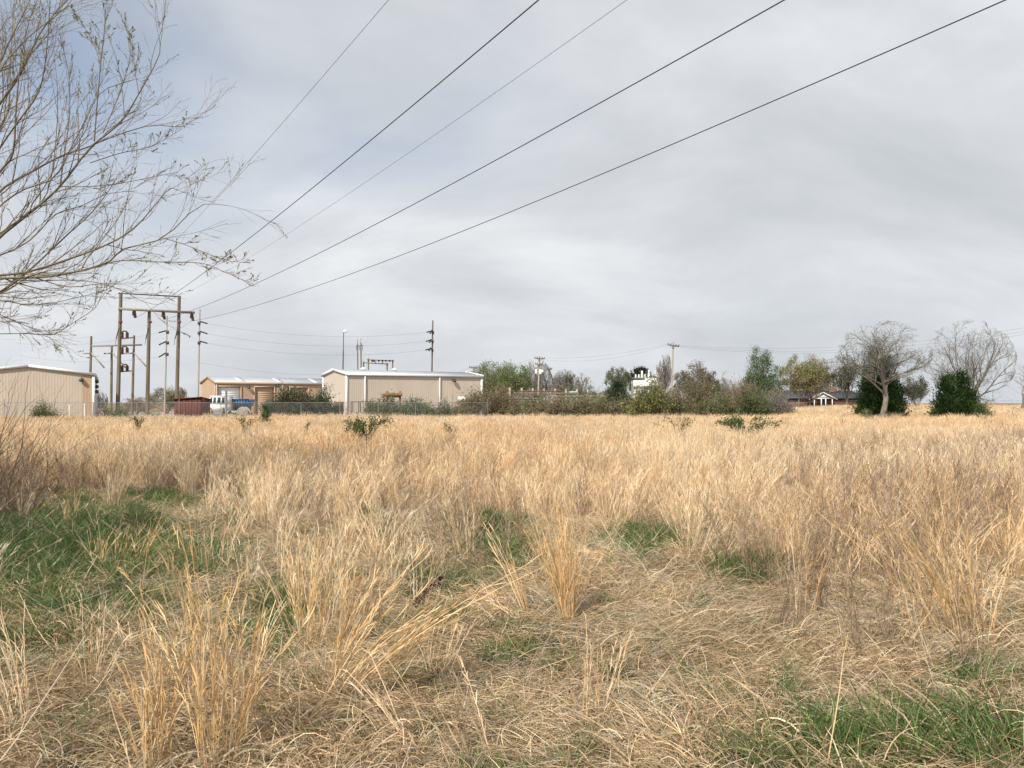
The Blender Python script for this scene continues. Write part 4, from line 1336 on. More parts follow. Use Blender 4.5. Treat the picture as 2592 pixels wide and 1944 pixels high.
# low woods on the horizon behind the yard
rng = np.random.default_rng(27)
n = 15000
dx = rng.uniform(1150, 2230, n)
dd_ = rng.uniform(205, 235, n)
hh_ = 3.2 + 2.6 * vnoise(dx, dx * 0, 38, 3) + 1.2 * vnoise(dx, dx * 0, 11, 8)
pt = np.stack([(dx - CX) / F * dd_, dd_, H((dx - CX) / F * dd_, dd_) + hh_ * rng.uniform(0, 1, n) ** .8], 1)
V, Q = leaves(pt, .62, .5, .4)
tag(MB().add(V, Q, np.repeat(pal_pick([(.16, .14, .11), (.13, .13, .085), (.19, .16, .13), (.11, .12, .07)], n), 4, 0)).build('distant_woods', 'leaf'), 'low grey-brown woods on the horizon behind the yard', 'woods', kind='stuff')

# brush along the fence
rng = np.random.default_rng(31)
bush('bramble_thicket', 'large green and brown bramble thicket in front of the tan workshop', 728, 69, 990, 122, [(.06, .10, .03), (.085, .13, .04), (.10, .095, .055), (.07, .07, .04), (.14, .11, .07)], 17000, BROWN, 320, .15, 7, cat='thicket')
bush('bramble_thicket', 'darker green vine thicket under the bare sapling by the warehouse', 806, 69.5, 997, 100, [(.06, .10, .03), (.08, .12, .04), (.05, .075, .03), (.09, .10, .05)], 12000, BROWN, 220, .14, 6, cat='thicket')
broad_tree('sapling', 'leafless forked sapling in front of the gable of the long warehouse', 821, 69, 948, 62, .07, .35, 3, (4, 4, 2), GREYB, None, 0, up=.25, ang=.6, twig_w=.014)
bush('shrub', 'low green shrub under the timber rack', 972, 70.5, 1009, 104, MIDG + OLIVE, 7000, BROWN, 140, .125, 6)
bush('shrub', 'dark green shrub below the grey pallets', 1052, 71, 1014, 92, MIDG + [(.06, .09, .04)], 5500, BROWN, 110, .125, 5)
bush('shrub', 'low ragged green shrub in front of the lumber pile', 1120, 71, 1024, 100, MIDG + OLIVE + BROWN, 4200, BROWN, 120, .125, 6)
bush('bramble_thicket', 'brown twiggy thicket at the white end corner of the long warehouse', 1205, 72, 993, 106, OLIVE + BROWN + MIDG, 7000, BROWN, 380, .125, 6, cat='thicket')
bush('bramble_thicket', 'brown bramble thicket between the warehouse end and the pipe rack', 1268, 72.5, 986, 100, BROWN + OLIVE, 4200, BROWN, 420, .125, 6, cat='thicket')
bush('shrub', 'low dark shrub at the foot of the pipe rack', 1330, 71, 1017, 104, OLIVE + BROWN + MIDG, 5200, BROWN, 160, .125, 6)
bush('vine_clump', 'round green vine clump hanging on the pipe rack posts, the widest one', 1425, 83, 992, 42, MIDG, 1600, BROWN, 50, .12, 3, cat='vine')
bush('vine_clump', 'round green vine clump between the last pipe rack posts', 1474, 83, 992, 30, MIDG, 1400, BROWN, 40, .12, 3, cat='vine')
bush('vine_clump', 'small green vine on the end of the pipe rack by the conifer', 1512, 83, 995, 26, MIDG, 900, BROWN, 40, .12, 3, cat='vine')
bush('vine_clump', 'small green vine climbing the second pale pipe rack post', 1375, 83, 994, 26, MIDG, 900, BROWN, 40, .12, 3, cat='vine')
rows = [
    ('dark olive brush below the pipe rack', 1400, 68, 1013, 130, OLIVE + BROWN + [(.09, .085, .05)], 3600, BROWN, 300),
    ('green-brown brush below the dark conifer', 1500, 67, 1011, 120, OLIVE + MIDG + BROWN, 3600, BROWN, 280),
    ('yellow-green bush in front of the white transformer', 1640, 66, 972, 84, YELG, 6500, OLIVE, 200),
    ('dark green brush under the yellow-green bush', 1606, 67, 1006, 110, MIDG + OLIVE + BROWN, 3800, BROWN, 240),
    ('low brown-green brush beside the yellow-green bush', 1700, 68, 998, 96, MIDG + REDB, 3600, REDB, 260),
    ('reddish-brown vine mound topped with green leaves', 1768, 71, 981, 130, REDB + MIDG[:1], 4800, REDB, 360),
    ('mid-green bush in front of the reddish vine mound', 1812, 65, 1004, 100, MIDG + OLIVE, 3800, BROWN, 200),
    ('rosy-brown bare brush between the vine mound and the fence corner', 1880, 73, 979, 110, REDB, 1800, REDB, 480),
    ('bright green rounded bush in the brown brush', 1902, 65, 995, 84, MIDG, 4600, BROWN, 160),
    ('grey-brown bare brush in front of the chain-link corner', 1968, 70, 996, 76, BROWN, 700, GREYB, 420),
]
for lab, px, d, top, w, lf, nl, tw_, ntw in rows:
    bush('brush', lab, px, d, top, w * 1.14, list(lf) + [(.085, .10, .045), (.11, .105, .06)], int(nl * 1.8), tw_, ntw, .125, 6, group='brush along the field edge', cat='brush')
bush('shrub', 'leafy green shrub at the fence in front of the gabled warehouse', 112, 59, 1024, 70, MIDG, 2600, BROWN, 90, .09, 5)
bush('shrub', 'low green shrub at the feet of the heavy wooden poles', 300, 72, 1028, 70, [(.10, .15, .05), (.13, .18, .06)], 2200, BROWN, 60, .1, 5)
bush('shrub', 'small green weed patch beside the rusted shed', 395, 64, 1041, 44, MIDG, 900, BROWN, 40, .08, 4)
bush('shrub', 'low green weeds beside the switch structure poles', 268, 78, 1034, 34, [(.10, .15, .05)], 800, BROWN, 30, .1, 3)
cedar('cedar_sapling', 'young bright green cedar sapling standing alone in the dry grass', 672, 44, 1027, 27, 3600, [(0, .7), (.15, .95), (.35, 1), (.6, .75), (.85, .35), (1, .05)], [(.055, .10, .022), (.075, .13, .03), (.04, .075, .012)], seed=9, size=.07)


def bramble(label, px, d, top, width, ncane=9, nleaf=700, lsize=.05, leafc=[(.08, .13, .04), (.105, .15, .05), (.13, .14, .06), (.065, .105, .035)]):
    g = GP(px, d)
    root = empty('bramble', g, label, 'bramble', 'green brambles in the field')
    Ht = EYE + (HOR - top) / F * d - g.z
    R = width / F * d / 2
    a = np.where(rng.uniform(0, 1, ncane) < .5, 0, math.pi) + rng.normal(0, .6, ncane)
    rr = R * rng.uniform(.12, 1.0, ncane)
    t_ = np.linspace(0, 1, 8)[None]
    hh = Ht * rng.uniform(.8, 1.05, ncane)
    x = np.cos(a)[:, None] * rr[:, None] * t_ ** 1.1
    y = np.sin(a)[:, None] * rr[:, None] * t_ ** 1.1
    z = hh[:, None] * np.sin(np.clip(t_ * rng.uniform(1.6, 2.15, ncane)[:, None], 0, 3.1)) ** .8
    P = np.stack([x, y, z], -1)
    V, Q = tubes(P, np.full((ncane, 8), .006), 5)
    m = MB().add(V, Q, (.16, .10, .06))
    Pc, Rc = grow(P, np.full((ncane, 8), .006), 9, .12, 1, .8, .16, 3, .25, .2)
    V, Q = ribbons(Pc, np.full((len(Pc), 3), .006))
    m.add(V, Q, (.14, .12, .05))
    m.build('cane_tangle', 'twig', root)
    i = rng.integers(0, len(Pc), nleaf)
    pts = Pc[i, rng.integers(0, 3, nleaf)] + rng.normal(0, .035, (nleaf, 3))
    V, Q = leaves(pts, lsize, .7, .2)
    MB().add(V, Q, np.repeat(pal_pick(leafc, nleaf), 4, 0)).build('foliage', 'leaf', root)


rng = np.random.default_rng(41)
bramble('spreading green bramble standing alone in the pale grass below the long warehouse', 930, 23.5, 1066, 128, 19, 1900, .05)
bramble('wide arching green bramble below the brown brush', 1885, 29, 1060, 170, 20, 2000, .06)
bramble('thin sparse bramble beside the wide arching one', 1715, 31, 1060, 150, 10, 420, .05, OLIVE)
bramble('small low bramble in the grass below the heavy wooden poles', 352, 34, 1059, 60, 7, 380, .05)
bramble('small low bramble in the grass below the white truck', 622, 34, 1057, 64, 7, 420, .05)
bramble('tiny bramble sprig below the far end of the long warehouse', 1145, 25, 1074, 40, 5, 130, .05)
bramble('single green sprig between the cedar sapling and the spreading bramble', 776, 28, 1062, 14, 3, 80, .05)

# ------------------------------------------------------------------ the bare willow at the left edge
rng = np.random.default_rng(51)
wb = GP(-250, 12.5)
wl = empty('willow_tree', wb, 'bare budding willow with long thin branches reaching out over the field', 'tree')
Zs = 700 / 1290.0


def wz(pts):
    return [(x * Zs, y * Zs) for x, y in pts]


LIMBS = [   # traced limbs (photo pixels), radius at start in metres, depth change along the limb
    (wz([(-160, 1260), (0, 1105), (150, 985), (280, 870), (420, 690), (560, 575), (640, 450), (740, 265), (743, 175)]), .034, -1.2),
    (wz([(-160, 1420), (0, 1362), (120, 1275), (240, 1165), (330, 1080), (420, 1000), (500, 900), (560, 800)]), .026, .8),
    (wz([(-200, 1330), (0, 1285), (130, 1268), (330, 1205), (490, 1145), (620, 1070), (720, 960), (790, 880), (830, 890)]), .030, .3),
    (wz([(-200, 1345), (0, 1300), (200, 1292), (350, 1268), (500, 1225), (580, 1160), (760, 1110), (930, 960), (1070, 960)]), .030, -.6),
    (wz([(470, 1235), (580, 1215), (760, 1222), (940, 1228), (1050, 1270), (1155, 1315)]), .012, -.5),
    (wz([(760, 1110), (860, 1140), (960, 1180), (1060, 1215), (1150, 1226)]), .007, -.2),
    (wz([(-200, 760), (0, 480), (70, 385), (130, 275), (175, 175), (240, 80), (330, -20), (420, -140)]), .034, .5),
    (wz([(-120, 760), (0, 590), (40, 500), (48, 300), (60, 100), (72, -60)]), .028, 1.0),
    (wz([(-140, 1010), (0, 800), (60, 715), (75, 500), (95, 300), (135, 100), (200, -60)]), .028, -.5),
    (wz([(-160, 1080), (0, 890), (150, 800), (280, 730), (400, 690), (520, 640), (700, 585), (840, 592), (890, 570)]), .026, .6),
    (wz([(280, 870), (300, 720), (322, 560), (325, 430), (318, 330), (290, 200)]), .014, .4),
    (wz([(440, 660), (452, 500), (470, 300), (488, 120), (497, -30)]), .013, -.3),
    (wz([(470, 300), (430, 190), (360, 75)]), .006, .2),
    (wz([(270, 870), (420, 870), (560, 855), (740, 820), (830, 803)]), .009, .5),
    (wz([(-100, 1180), (0, 1090), (120, 1000), (220, 900), (262, 640), (268, 420), (255, 280)]), .02, .9),
    (wz([(420, 760), (560, 715), (680, 690), (760, 655), (850, 600)]), .009, -.3),
    (wz([(480, 620), (540, 480), (600, 300), (605, 180), (590, 130)]), .009, .3),
    (wz([(-160, 1500), (0, 1478), (100, 1512), (180, 1545), (220, 1565)]), .010, .5),
    (wz([(-160, 1560), (0, 1557), (130, 1556), (250, 1558), (350, 1500), (440, 1440), (470, 1388)]), .011, -.6),
    (wz([(-160, 1330), (0, 1330), (200, 1310), (400, 1310), (560, 1350), (650, 1400), (720, 1420)]), .012, .4),
    (wz([(-160, 1400), (0, 1400), (120, 1420), (260, 1410), (400, 1380), (500, 1395)]), .012, .8),
    (wz([(-160, 560), (-20, 330), (40, 200), (110, 60), (160, -40)]), .03, .2),
    (wz([(-160, 640), (0, 330), (60, 250), (160, 150), (300, 40), (380, -60)]), .022, .9),
    (wz([(-160, 960), (0, 690), (90, 560), (180, 430), (215, 260), (230, 60), (236, -60)]), .02, -.8),
    (wz([(-160, 1140), (0, 960), (120, 880), (250, 830), (330, 690), (400, 560), (470, 430), (600, 380), (630, 370)]), .018, .9),
    (wz([(-160, 1220), (0, 1190), (140, 1120), (260, 1000), (380, 960), (500, 905), (640, 890)]), .018, 1.0),
]
trunk_top = W(-205, 640, 12.4)
tp = [np.array(wb) - np.array([0, 0, .3]), np.array(W(-235, 1000, 12.5)), np.array(W(-225, 800, 12.4)), np.array(W(-205, 560, 12.4)), np.array(W(-190, 280, 12.6)), np.array(W(-150, 0, 12.8)), np.array(W(-120, -250, 12.8))]
tpp = resample([rel(wl, p) for p in tp], 18)
m = MB().tube(tpp, np.linspace(.21, .06, 18), 12)
m.build('trunk', 'willow_bark', wl, smooth=True)
TWIG = [(.20, .145, .11), (.24, .17, .135), (.17, .14, .085), (.25, .19, .12), (.15, .125, .09)]
limb_P = []
for pts, r0, dd in LIMBS:
    n = len(pts)
    d0 = 11.6 + rng.uniform(-.7, .5)
    P = [rel(wl, W(x, y, d0 + dd * k / (n - 1))) for k, (x, y) in enumerate(pts)]
    if pts[0][0] < 0:                       # joins the trunk
        j = np.argmin(np.abs(tpp[:, 2] - (P[0][2] - .45)))
        P = [tpp[j]] + P
    Pr = resample(P, 22)
    R = np.linspace(r0 * .74, .003, 22)
    o = MB().tube(Pr, R, 7).build('limb', 'willow_bark', wl, smooth=True)
    limb_P.append((Pr, R))
PL = np.array([p for p, r in limb_P])
RL = np.array([r for p, r in limb_P])
# more limbs on the far and near side, off the frame too
PX, RX = grow(np.array([tpp]), np.array([np.linspace(.2, .06, 18)]), 24, .3, 1.0, .75, .33, 14, .10, .10, .16, .15)
V, Q = tubes(PX, np.maximum(RX, .003), 6)
MB().add(V, Q, np.repeat(pal_pick(TWIG, len(PX)), 14 * 6, 0)).build('branch_work', 'twig', wl)
PA, RA = grow(PL, RL, 15, .18, 1.0, .50, .18, 8, .10, .10, .55, .35, dang=.2)
PA2, RA2 = grow(PX, RX, 8, .25, 1.0, .5, .32, 8, .10, .10, .55, .35, dang=.2)
PA, RA = np.concatenate([PA, PA2]), np.concatenate([RA, RA2])
RA = np.clip(RA, .0022, .008)
PBt, RBt = grow(PA, RA, 6, .15, 1.0, .5, .42, 6, .06, .12, .6, .4, dang=.2)
RBt = np.clip(RBt, .0014, .0035)
PCt, RCt = grow(PBt, RBt, 2, .2, 1.0, .5, .5, 4, .04, .15, .7, .4)
RCt = np.clip(RCt, .001, .002)
m = MB()
for P, R, k in ((PA, RA, 4), (PBt, RBt, 3)):
    V, Q = tubes(P, R, k)
    m.add(V, Q, np.repeat(pal_pick(TWIG, len(P)), P.shape[1] * k, 0))
V, Q = ribbons(PCt, RCt * 2)
m.add(V, Q, np.repeat(pal_pick(TWIG, len(PCt)), PCt.shape[1] * 2, 0))
m.build('twig_mass', 'twig', wl)
# buds and young leaves along some twigs
sel = rng.permutation(len(PBt))[:int(len(PBt) * .28)]
i = np.repeat(sel, 16)
tpar = rng.uniform(.3, 1.0, len(i)) * 4.999
k = tpar.astype(int)
f = (tpar - k)[:, None]
pts = PBt[i, k] * (1 - f) + PBt[i, k + 1] * f
tan = norm(PBt[i, k + 1] - PBt[i, k])
V, Q = leaves(pts, .026, .40, .1, dirs=tan * 1.2)
MB().add(V, Q, np.repeat(pal_pick([(.20, .25, .06), (.26, .28, .08), (.15, .20, .05), (.22, .19, .08)], len(i)), 4, 0)).build('foliage', 'leaf', wl)

# leafier willow behind it: stands outside the picture, shades the green grass
rng = np.random.default_rng(57)
broad_tree('shade_tree', 'leafy budding tree standing beside the bare willow and shading the green grass', 0, 6.0, -750, 2000, .16, .22, 8, (7, 5, 4), BARK, MIDG + FRESH, 9000, .07, up=.15, ang=.7, twig_w=.008, base=(-9.6, 4.6, 0), tmat='bark')
rng = np.random.default_rng(58)

# scrub of brown suckers at the willow's foot
for lab, px, d, top, w_, nt_ in (('dense brown leafless scrub at the foot of the bare willow', -45, 14.0, 960, 270, 90),
                                 ('low dark twiggy scrub spilling out below the bare willow', -10, 11.2, 1120, 190, 80)):
    g = GP(px, d)
    r = empty('scrub', g, lab, 'scrub', 'scrub under the willow')
    Ht = EYE + (HOR - top) / F * d - g.z
    R = w_ / F * d / 2
    n = nt_
    b = np.stack([rng.normal(0, .45, n) * R, rng.normal(0, .5, n) * R, np.full(n, -.05)], 1)
    P = [b]
    dr_ = norm(np.stack([rng.normal(.12, .35, n), rng.normal(0, .3, n), np.ones(n)], 1))
    L_ = Ht * rng.uniform(.45, 1.15, n)
    for kk in range(7):
        dr_ = norm(dr_ + rng.normal(0, .1, (n, 3)) + np.array([.04, 0, -.03]))
        P.append(P[-1] + dr_ * (L_ / 7)[:, None])
    P = np.stack(P, 1)
    m = MB()
    SC = [(.17, .125, .095), (.23, .175, .13), (.14, .105, .08)]
    V, Q = tubes(P, np.full((n, 8), 1.0) * np.linspace(.007, .002, 8), 4)
    m.add(V, Q, np.repeat(pal_pick(SC, n), 32, 0))
    P2, R2 = grow(P, np.full((n, 8), .003), 6, .2, 1, .6, .3, 5, .06, .15)
    V, Q = ribbons(P2, np.full((len(P2), 5), .0036) * np.linspace(1, .5, 5))
    m.add(V, Q, np.repeat(pal_pick(SC, len(P2)), 10, 0))
    m.build('twig_mass', 'twig', r)

# ------------------------------------------------------------------ grasses
STRAW = [(.76, .61, .405), (.69, .52, .315), (.81, .68, .48), (.60, .43, .24), (.78, .64, .435), (.72, .56, .36)]
ORANGE = [(.54, .345, .17), (.60, .40, .21), (.48, .31, .16)]
THATCH = [(.60, .46, .30), (.53, .40, .26), (.69, .57, .41), (.42, .31, .20), (.62, .45, .28), (.56, .43, .29), (.36, .255, .16)]
GREY = [(.54, .46, .36), (.47, .40, .30), (.62, .54, .43)]
GREEN = [(.10, .165, .045), (.075, .13, .034), (.13, .20, .06), (.155, .21, .075), (.06, .105, .03)]
src = bpy.data.collections.new('grass_sources')      # only read by the scatter below


def curve_blades(n, base, az, tilt, length, K, bend, wig=.03):
    """polylines: start leaning 'tilt' from vertical towards az, bend further by 'bend' radians along the length"""
    P = [base]
    dl = length / (K - 1)
    for k in range(K - 1):
        th = tilt + bend * (k + .5) / (K - 1)
        d_ = np.stack([np.sin(th) * np.cos(az), np.sin(th) * np.sin(az), np.cos(th)], 1) + rng.normal(0, wig, (n, 3))
        P.append(P[-1] + norm(d_) * dl[:, None])
    return np.stack(P, 1)


def disc(n, r):
    a = rng.uniform(0, 6.283, n)
    q = r * np.sqrt(rng.uniform(0, 1, n))
    return np.stack([q * np.cos(a), q * np.sin(a), np.full(n, -.02)], 1)


def sedge_geo(ns=42, h=.85, r=.07, fan=.12, lean=0.0, blades=8, base_leaves=40, wmul=1.0, pal_=STRAW):
    """broomsedge clump: upright culms with narrow bracts pressed along the upper half, curly leaves at the foot"""
    b = disc(ns, r)
    az = np.arctan2(b[:, 1], b[:, 0]) + rng.normal(0, .8, ns)
    tl = np.abs(rng.normal(0, fan, ns)) + np.linalg.norm(b[:, :2], axis=1) * .6
    L = h * rng.uniform(.62, 1.08, ns)
    P = curve_blades(ns, b, az, tl, L, 6, np.where(rng.uniform(0, 1, ns) < .22, rng.uniform(.3, .9, ns), rng.normal(.04, .14, ns)), .025)
    if lean:
        hgt = P[..., 2:3].clip(0, None)
        P = P + np.array([1.0, 0, 0]) * (lean * hgt * (.55 + .45 * hgt / h))
        P[..., 2] *= 1 - .25 * abs(lean)
    st = MB()
    w = np.full((ns, 6), .0042 * wmul) * np.linspace(1.1, .6, 6)
    V, Q = ribbons(P, w)
    cs = pal_pick(pal_, ns, .19)
    st.add(V, Q, np.repeat(cs, 12, 0))
    # bracts
    n = ns * blades
    i = np.repeat(np.arange(ns), blades)
    t_ = (.30 + .68 * rng.uniform(0, 1, n)) * 4.999
    k = t_.astype(int)
    f = (t_ - k)[:, None]
    p = P[i, k] * (1 - f) + P[i, k + 1] * f
    tan = norm(P[i, k + 1] - P[i, k])
    prp = norm(np.cross(tan, rng.normal(size=(n, 3))))
    a = rng.uniform(.08, .32, n)[:, None]
    d1 = norm(tan * np.cos(a) + prp * np.sin(a))
    Lb = (rng.uniform(.05, .13, n) * h / .85)[:, None]
    PB = np.stack([p, p + d1 * Lb * .55, p + d1 * Lb * .95 + prp * Lb * rng.uniform(-.05, .22, (n, 1))], 1)
    V, Q = ribbons(PB, np.array([[.0035, .0042, .0008]]) * wmul * np.ones((n, 1)))
    st.add(V, Q, np.repeat(cs[i] * (1.06 + .1 * rng.normal(size=(n, 1))), 6, 0))
    bl = MB()
    n = base_leaves
    P = curve_blades(n, disc(n, r * 1.1), rng.uniform(0, 6.283, n), rng.uniform(.2, .9, n), h * rng.uniform(.18, .5, n), 6, rng.uniform(.5, 2.2, n), .06)
    P[..., 2] = np.maximum(P[..., 2], .004)
    V, Q = ribbons(P, np.full((n, 6), .0036 * wmul) * np.linspace(1.1, .25, 6))
    bl.add(V, Q, np.repeat(pal_pick(ORANGE + THATCH, n, .15), 12, 0))
    return st, bl


def thatch_geo(n=110, h=.10, spread=.24, pal_=THATCH):
    """flattened dead leaves, most of them swept the same way (+x)"""
    az = rng.normal(0, .75, n)
    wild = rng.uniform(0, 1, n) < .42
    az[wild] = rng.uniform(-3.14, 3.14, wild.sum())
    b = disc(n, spread)
    b[:, 2] = rng.uniform(0, .045, n)
    curl = rng.normal(0, .5, n)
    L = rng.uniform(.07, .24, n)
    P = [b]
    tl, bd = rng.uniform(.75, 1.45, n), rng.uniform(.2, 1.3, n)
    for k in range(5):
        th = tl + bd * (k + .5) / 5
        aa = az + curl * (k + .5) / 5 * 1.6
        P.append(P[-1] + np.stack([np.sin(th) * np.cos(aa), np.sin(th) * np.sin(aa), np.cos(th)], 1) * (L / 5)[:, None])
    P = np.stack(P, 1)
    z = P[..., 2]
    P[..., 2] = np.where(z < .006, .006 + .3 * np.abs(z), z) * (h / .10)
    m = MB()
    V, Q = ribbons(P, np.full((n, 6), 1.0) * rng.uniform(.0022, .0052, (n, 1)) * np.linspace(1, .3, 6))
    m.add(V, Q, np.repeat(pal_pick(pal_, n, .3), 12, 0))
    return m


def green_geo(n=70, h=.2, spread=.12, pal_=GREEN, dead=.12):
    b = disc(n, spread)
    az0 = rng.uniform(0, 6.283)
    az = az0 + rng.normal(0, 1.3, n)
    P = curve_blades(n, b, az, np.abs(rng.normal(.25, .25, n)), h * rng.uniform(.5, 1.35, n), 6, rng.uniform(.3, 1.7, n), .05)
    P[..., 2] = np.maximum(P[..., 2], .003)
    m = MB()
    V, Q = ribbons(P, np.full((n, 6), .0040) * np.array([1, 1.05, 1, .85, .6, .1]))
    c = pal_pick(pal_, n, .15)
    dd_ = rng.uniform(0, 1, n) < dead
    c[dd_] = pal_pick(THATCH, dd_.sum())
    m.add(V, Q, np.repeat(c, 12, 0))
    return m


def weed_geo(h=.7, n=5):
    """dead forb: thin branching stems with small dark heads"""
    b = disc(n, .05)
    P = curve_blades(n, b, rng.uniform(0, 6.283, n), np.abs(rng.normal(0, .2, n)), h * rng.uniform(.6, 1.1, n), 7, rng.normal(0, .2, n), .05)
    WC = [(.38, .28, .185), (.31, .22, .145), (.44, .33, .225), (.25, .18, .125)]
    m = MB()
    V, Q = tubes(P, np.full((n, 7), 1.) * np.linspace(.0032, .0012, 7), 3)
    m.add(V, Q, np.repeat(pal_pick(WC, n), 21, 0))
    P1, R1 = grow(P, np.full((n, 7), .002), 9, .3, 1, .6, .32, 5, .22, .1)
    V, Q = ribbons(P1, np.full((len(P1), 5), .0030))
    m.add(V, Q, np.repeat(pal_pick(WC, len(P1)), 10, 0))
    P2, R2 = grow(P1, np.full((len(P1), 5), .001), 4, .2, 1, .6, .4, 3, .15, .1)
    V, Q = ribbons(P2, np.full((len(P2), 3), .0018))
    m.add(V, Q, np.repeat(pal_pick(WC, len(P2)), 6, 0))
    e = P2[:, -1]
    V, Q = leaves(e, .010, .8, .2)
    m.add(V, Q, np.repeat(pal_pick([(.24, .16, .10), (.15, .10, .07)], len(e)), 4, 0))
    return m


def both(a, b):
    m = MB()
    for x in (a, b):
        m.add(np.concatenate(x.V), np.concatenate(x.F), np.concatenate(x.C))
    return m


def sources(prefix, meshes, mt):
    c = bpy.data.collections.new('source_' + prefix)
    for i, mb in enumerate(meshes):
        me = mb.mesh('%s_%02d' % (prefix, i))
        me.materials.append(M[mt])
        o = bpy.data.objects.new('%s_%02d' % (prefix, i), me)
        c.objects.link(o)
    return c, len(meshes)


def scatter(name, label, cat, coll, nvar, x, y, z, rot, scl, tint, idx=None):
    n = len(x)
    me = bpy.data.meshes.new(name)
    me.vertices.add(n)
    me.vertices.foreach_set('co', np.stack([x, y, z], 1).astype(np.float32).ravel())
    for nm, typ, key, arr in (('rot', 'FLOAT_VECTOR', 'vector', rot), ('scl', 'FLOAT_VECTOR', 'vector', scl), ('tint', 'FLOAT_VECTOR', 'vector', tint)):
        at = me.attributes.new(nm, typ, 'POINT')
        at.data.foreach_set(key, arr.astype(np.float32).ravel())
    at = me.attributes.new('idx', 'INT', 'POINT')
    at.data.foreach_set('value', (rng.integers(0, nvar, n) if idx is None else idx).astype(np.int32))
    o = bpy.data.objects.new(name, me)
    link(o)
    ng = bpy.data.node_groups.new(name + '_scatter', 'GeometryNodeTree')
    ng.interface.new_socket('Geometry', in_out='INPUT', socket_type='NodeSocketGeometry')
    ng.interface.new_socket('Geometry', in_out='OUTPUT', socket_type='NodeSocketGeometry')
    gi = ng.nodes.new('NodeGroupInput')
    go = ng.nodes.new('NodeGroupOutput')
    ci = ng.nodes.new('GeometryNodeCollectionInfo')
    ci.inputs['Collection'].default_value = coll
    ci.inputs['Separate Children'].default_value = True
    ci.inputs['Reset Children'].default_value = True
    ip = ng.nodes.new('GeometryNodeInstanceOnPoints')
    ip.inputs['Pick Instance'].default_value = True

    def attr(nm, typ):
        a = ng.nodes.new('GeometryNodeInputNamedAttribute')
        a.data_type = typ
        a.inputs['Name'].default_value = nm
        return a.outputs['Attribute']
    ng.links.new(gi.outputs[0], ip.inputs['Points'])
    ng.links.new(ci.outputs[0], ip.inputs['Instance'])
    ng.links.new(attr('idx', 'INT'), ip.inputs['Instance Index'])
    e2r = ng.nodes.new('FunctionNodeEulerToRotation')
    ng.links.new(attr('rot', 'FLOAT_VECTOR'), e2r.inputs[0])
    ng.links.new(e2r.outputs[0], ip.inputs['Rotation'])
    ng.links.new(attr('scl', 'FLOAT_VECTOR'), ip.inputs['Scale'])
    ng.links.new(ip.outputs[0], go.inputs[0])
    md = o.modifiers.new('scatter', 'NODES')
    md.node_group = ng
    return tag(o, label, cat, kind='stuff')


def sample(y0, y1, dens, margin=5.0, b0=-.66, b1=.66):
    """points over the ground seen between the distances y0 and y1"""
    area = (b1 - b0) * (y1 * y1 - y0 * y0) / 2 + 2 * margin * (y1 - y0)
    n = int(area * dens)
    y = rng.uniform(0, 1, n * 3)
    y = y0 + (y1 - y0) * y
    wd = (b1 - b0) * y + 2 * margin
    keep = rng.uniform(0, 1, n * 3) < wd / wd.max()
    y = y[keep][:n]
    x = rng.uniform(0, 1, len(y)) * ((b1 - b0) * y + 2 * margin) + b0 * y - margin
    return x, y


def pix(x, y):
    return CX + F * x / y, HOR + F * EYE / y


def spots(px, py, S):
    m = np.zeros(len(px))
    for cx, cy, rx, ry, w in S:
        m = np.maximum(m, w * np.exp(-(((px - cx) / rx) ** 2 + ((py - cy) / ry) ** 2)))
    return m


GREEN_SPOTS = [(140, 1420, 370, 140, 1.5), (60, 1640, 190, 90, .9), (400, 1275, 160, 30, .55), (330, 1560, 130, 110, .8), (650, 1600, 100, 120, 1.1), (1240, 1390, 95, 75, 1.2), (1225, 1330, 55, 26, 1.0),
               (1625, 1395, 85, 32, 2.2), (1895, 1475, 80, 36, 1.6), (1780, 1480, 50, 25, .6), (1790, 1345, 70, 26, .7), (2300, 1920, 380, 75, 1.5), (1930, 1810, 90, 90, .6), (1760, 1800, 60, 50, .7), (2480, 1790, 120, 50, 1.0),
               (1290, 1640, 60, 40, .6), (1080, 1700, 60, 40, .5), (1130, 1480, 130, 70, .5), (2570, 1560, 60, 50, .7), (720, 1850, 120, 60, .45), (1560, 1740, 80, 40, .45), (1780, 1560, 40, 18, .8), (1460, 1900, 120, 40, .35), (950, 1330, 60, 30, .4), (480, 1860, 80, 60, .4)]


def tall_mask(px, py, x, y):
    thr = np.interp(px, [-200, 100, 420, 700, 1000, 1450, 1700, 1900, 2100, 2800], [1215, 1225, 1250, 1330, 1300, 1330, 1385, 1430, 1560, 1600])
    dens = .93 * (1 - sstep(-70, 60, py - thr)) + .07 + .28 * (1 - sstep(0, 170, py - thr)) * (vnoise(x, y, 1.3, 44) > .5)
    dens *= 1 - .9 * np.clip(spots(px, py, [(1750, 1650, 330, 190, 1), (1650, 1500, 200, 90, 1), (2100, 1850, 300, 120, 1), (1350, 1800, 300, 140, .8)]), 0, 1)
    dens = np.maximum(dens, spots(px, py, [(820, 1480, 330, 130, .24), (560, 1380, 200, 70, .15), (1100, 1370, 200, 60, .35), (2450, 1750, 200, 90, .12)]))
    dens *= np.interp(px, [1800, 2100, 2600], [1, .75, .7]) * (py > 1330) + (py <= 1330)
    dens *= 1 - .95 * np.clip(spots(px, py, GREEN_SPOTS), 0, 1) * (py > 1260)
    return dens


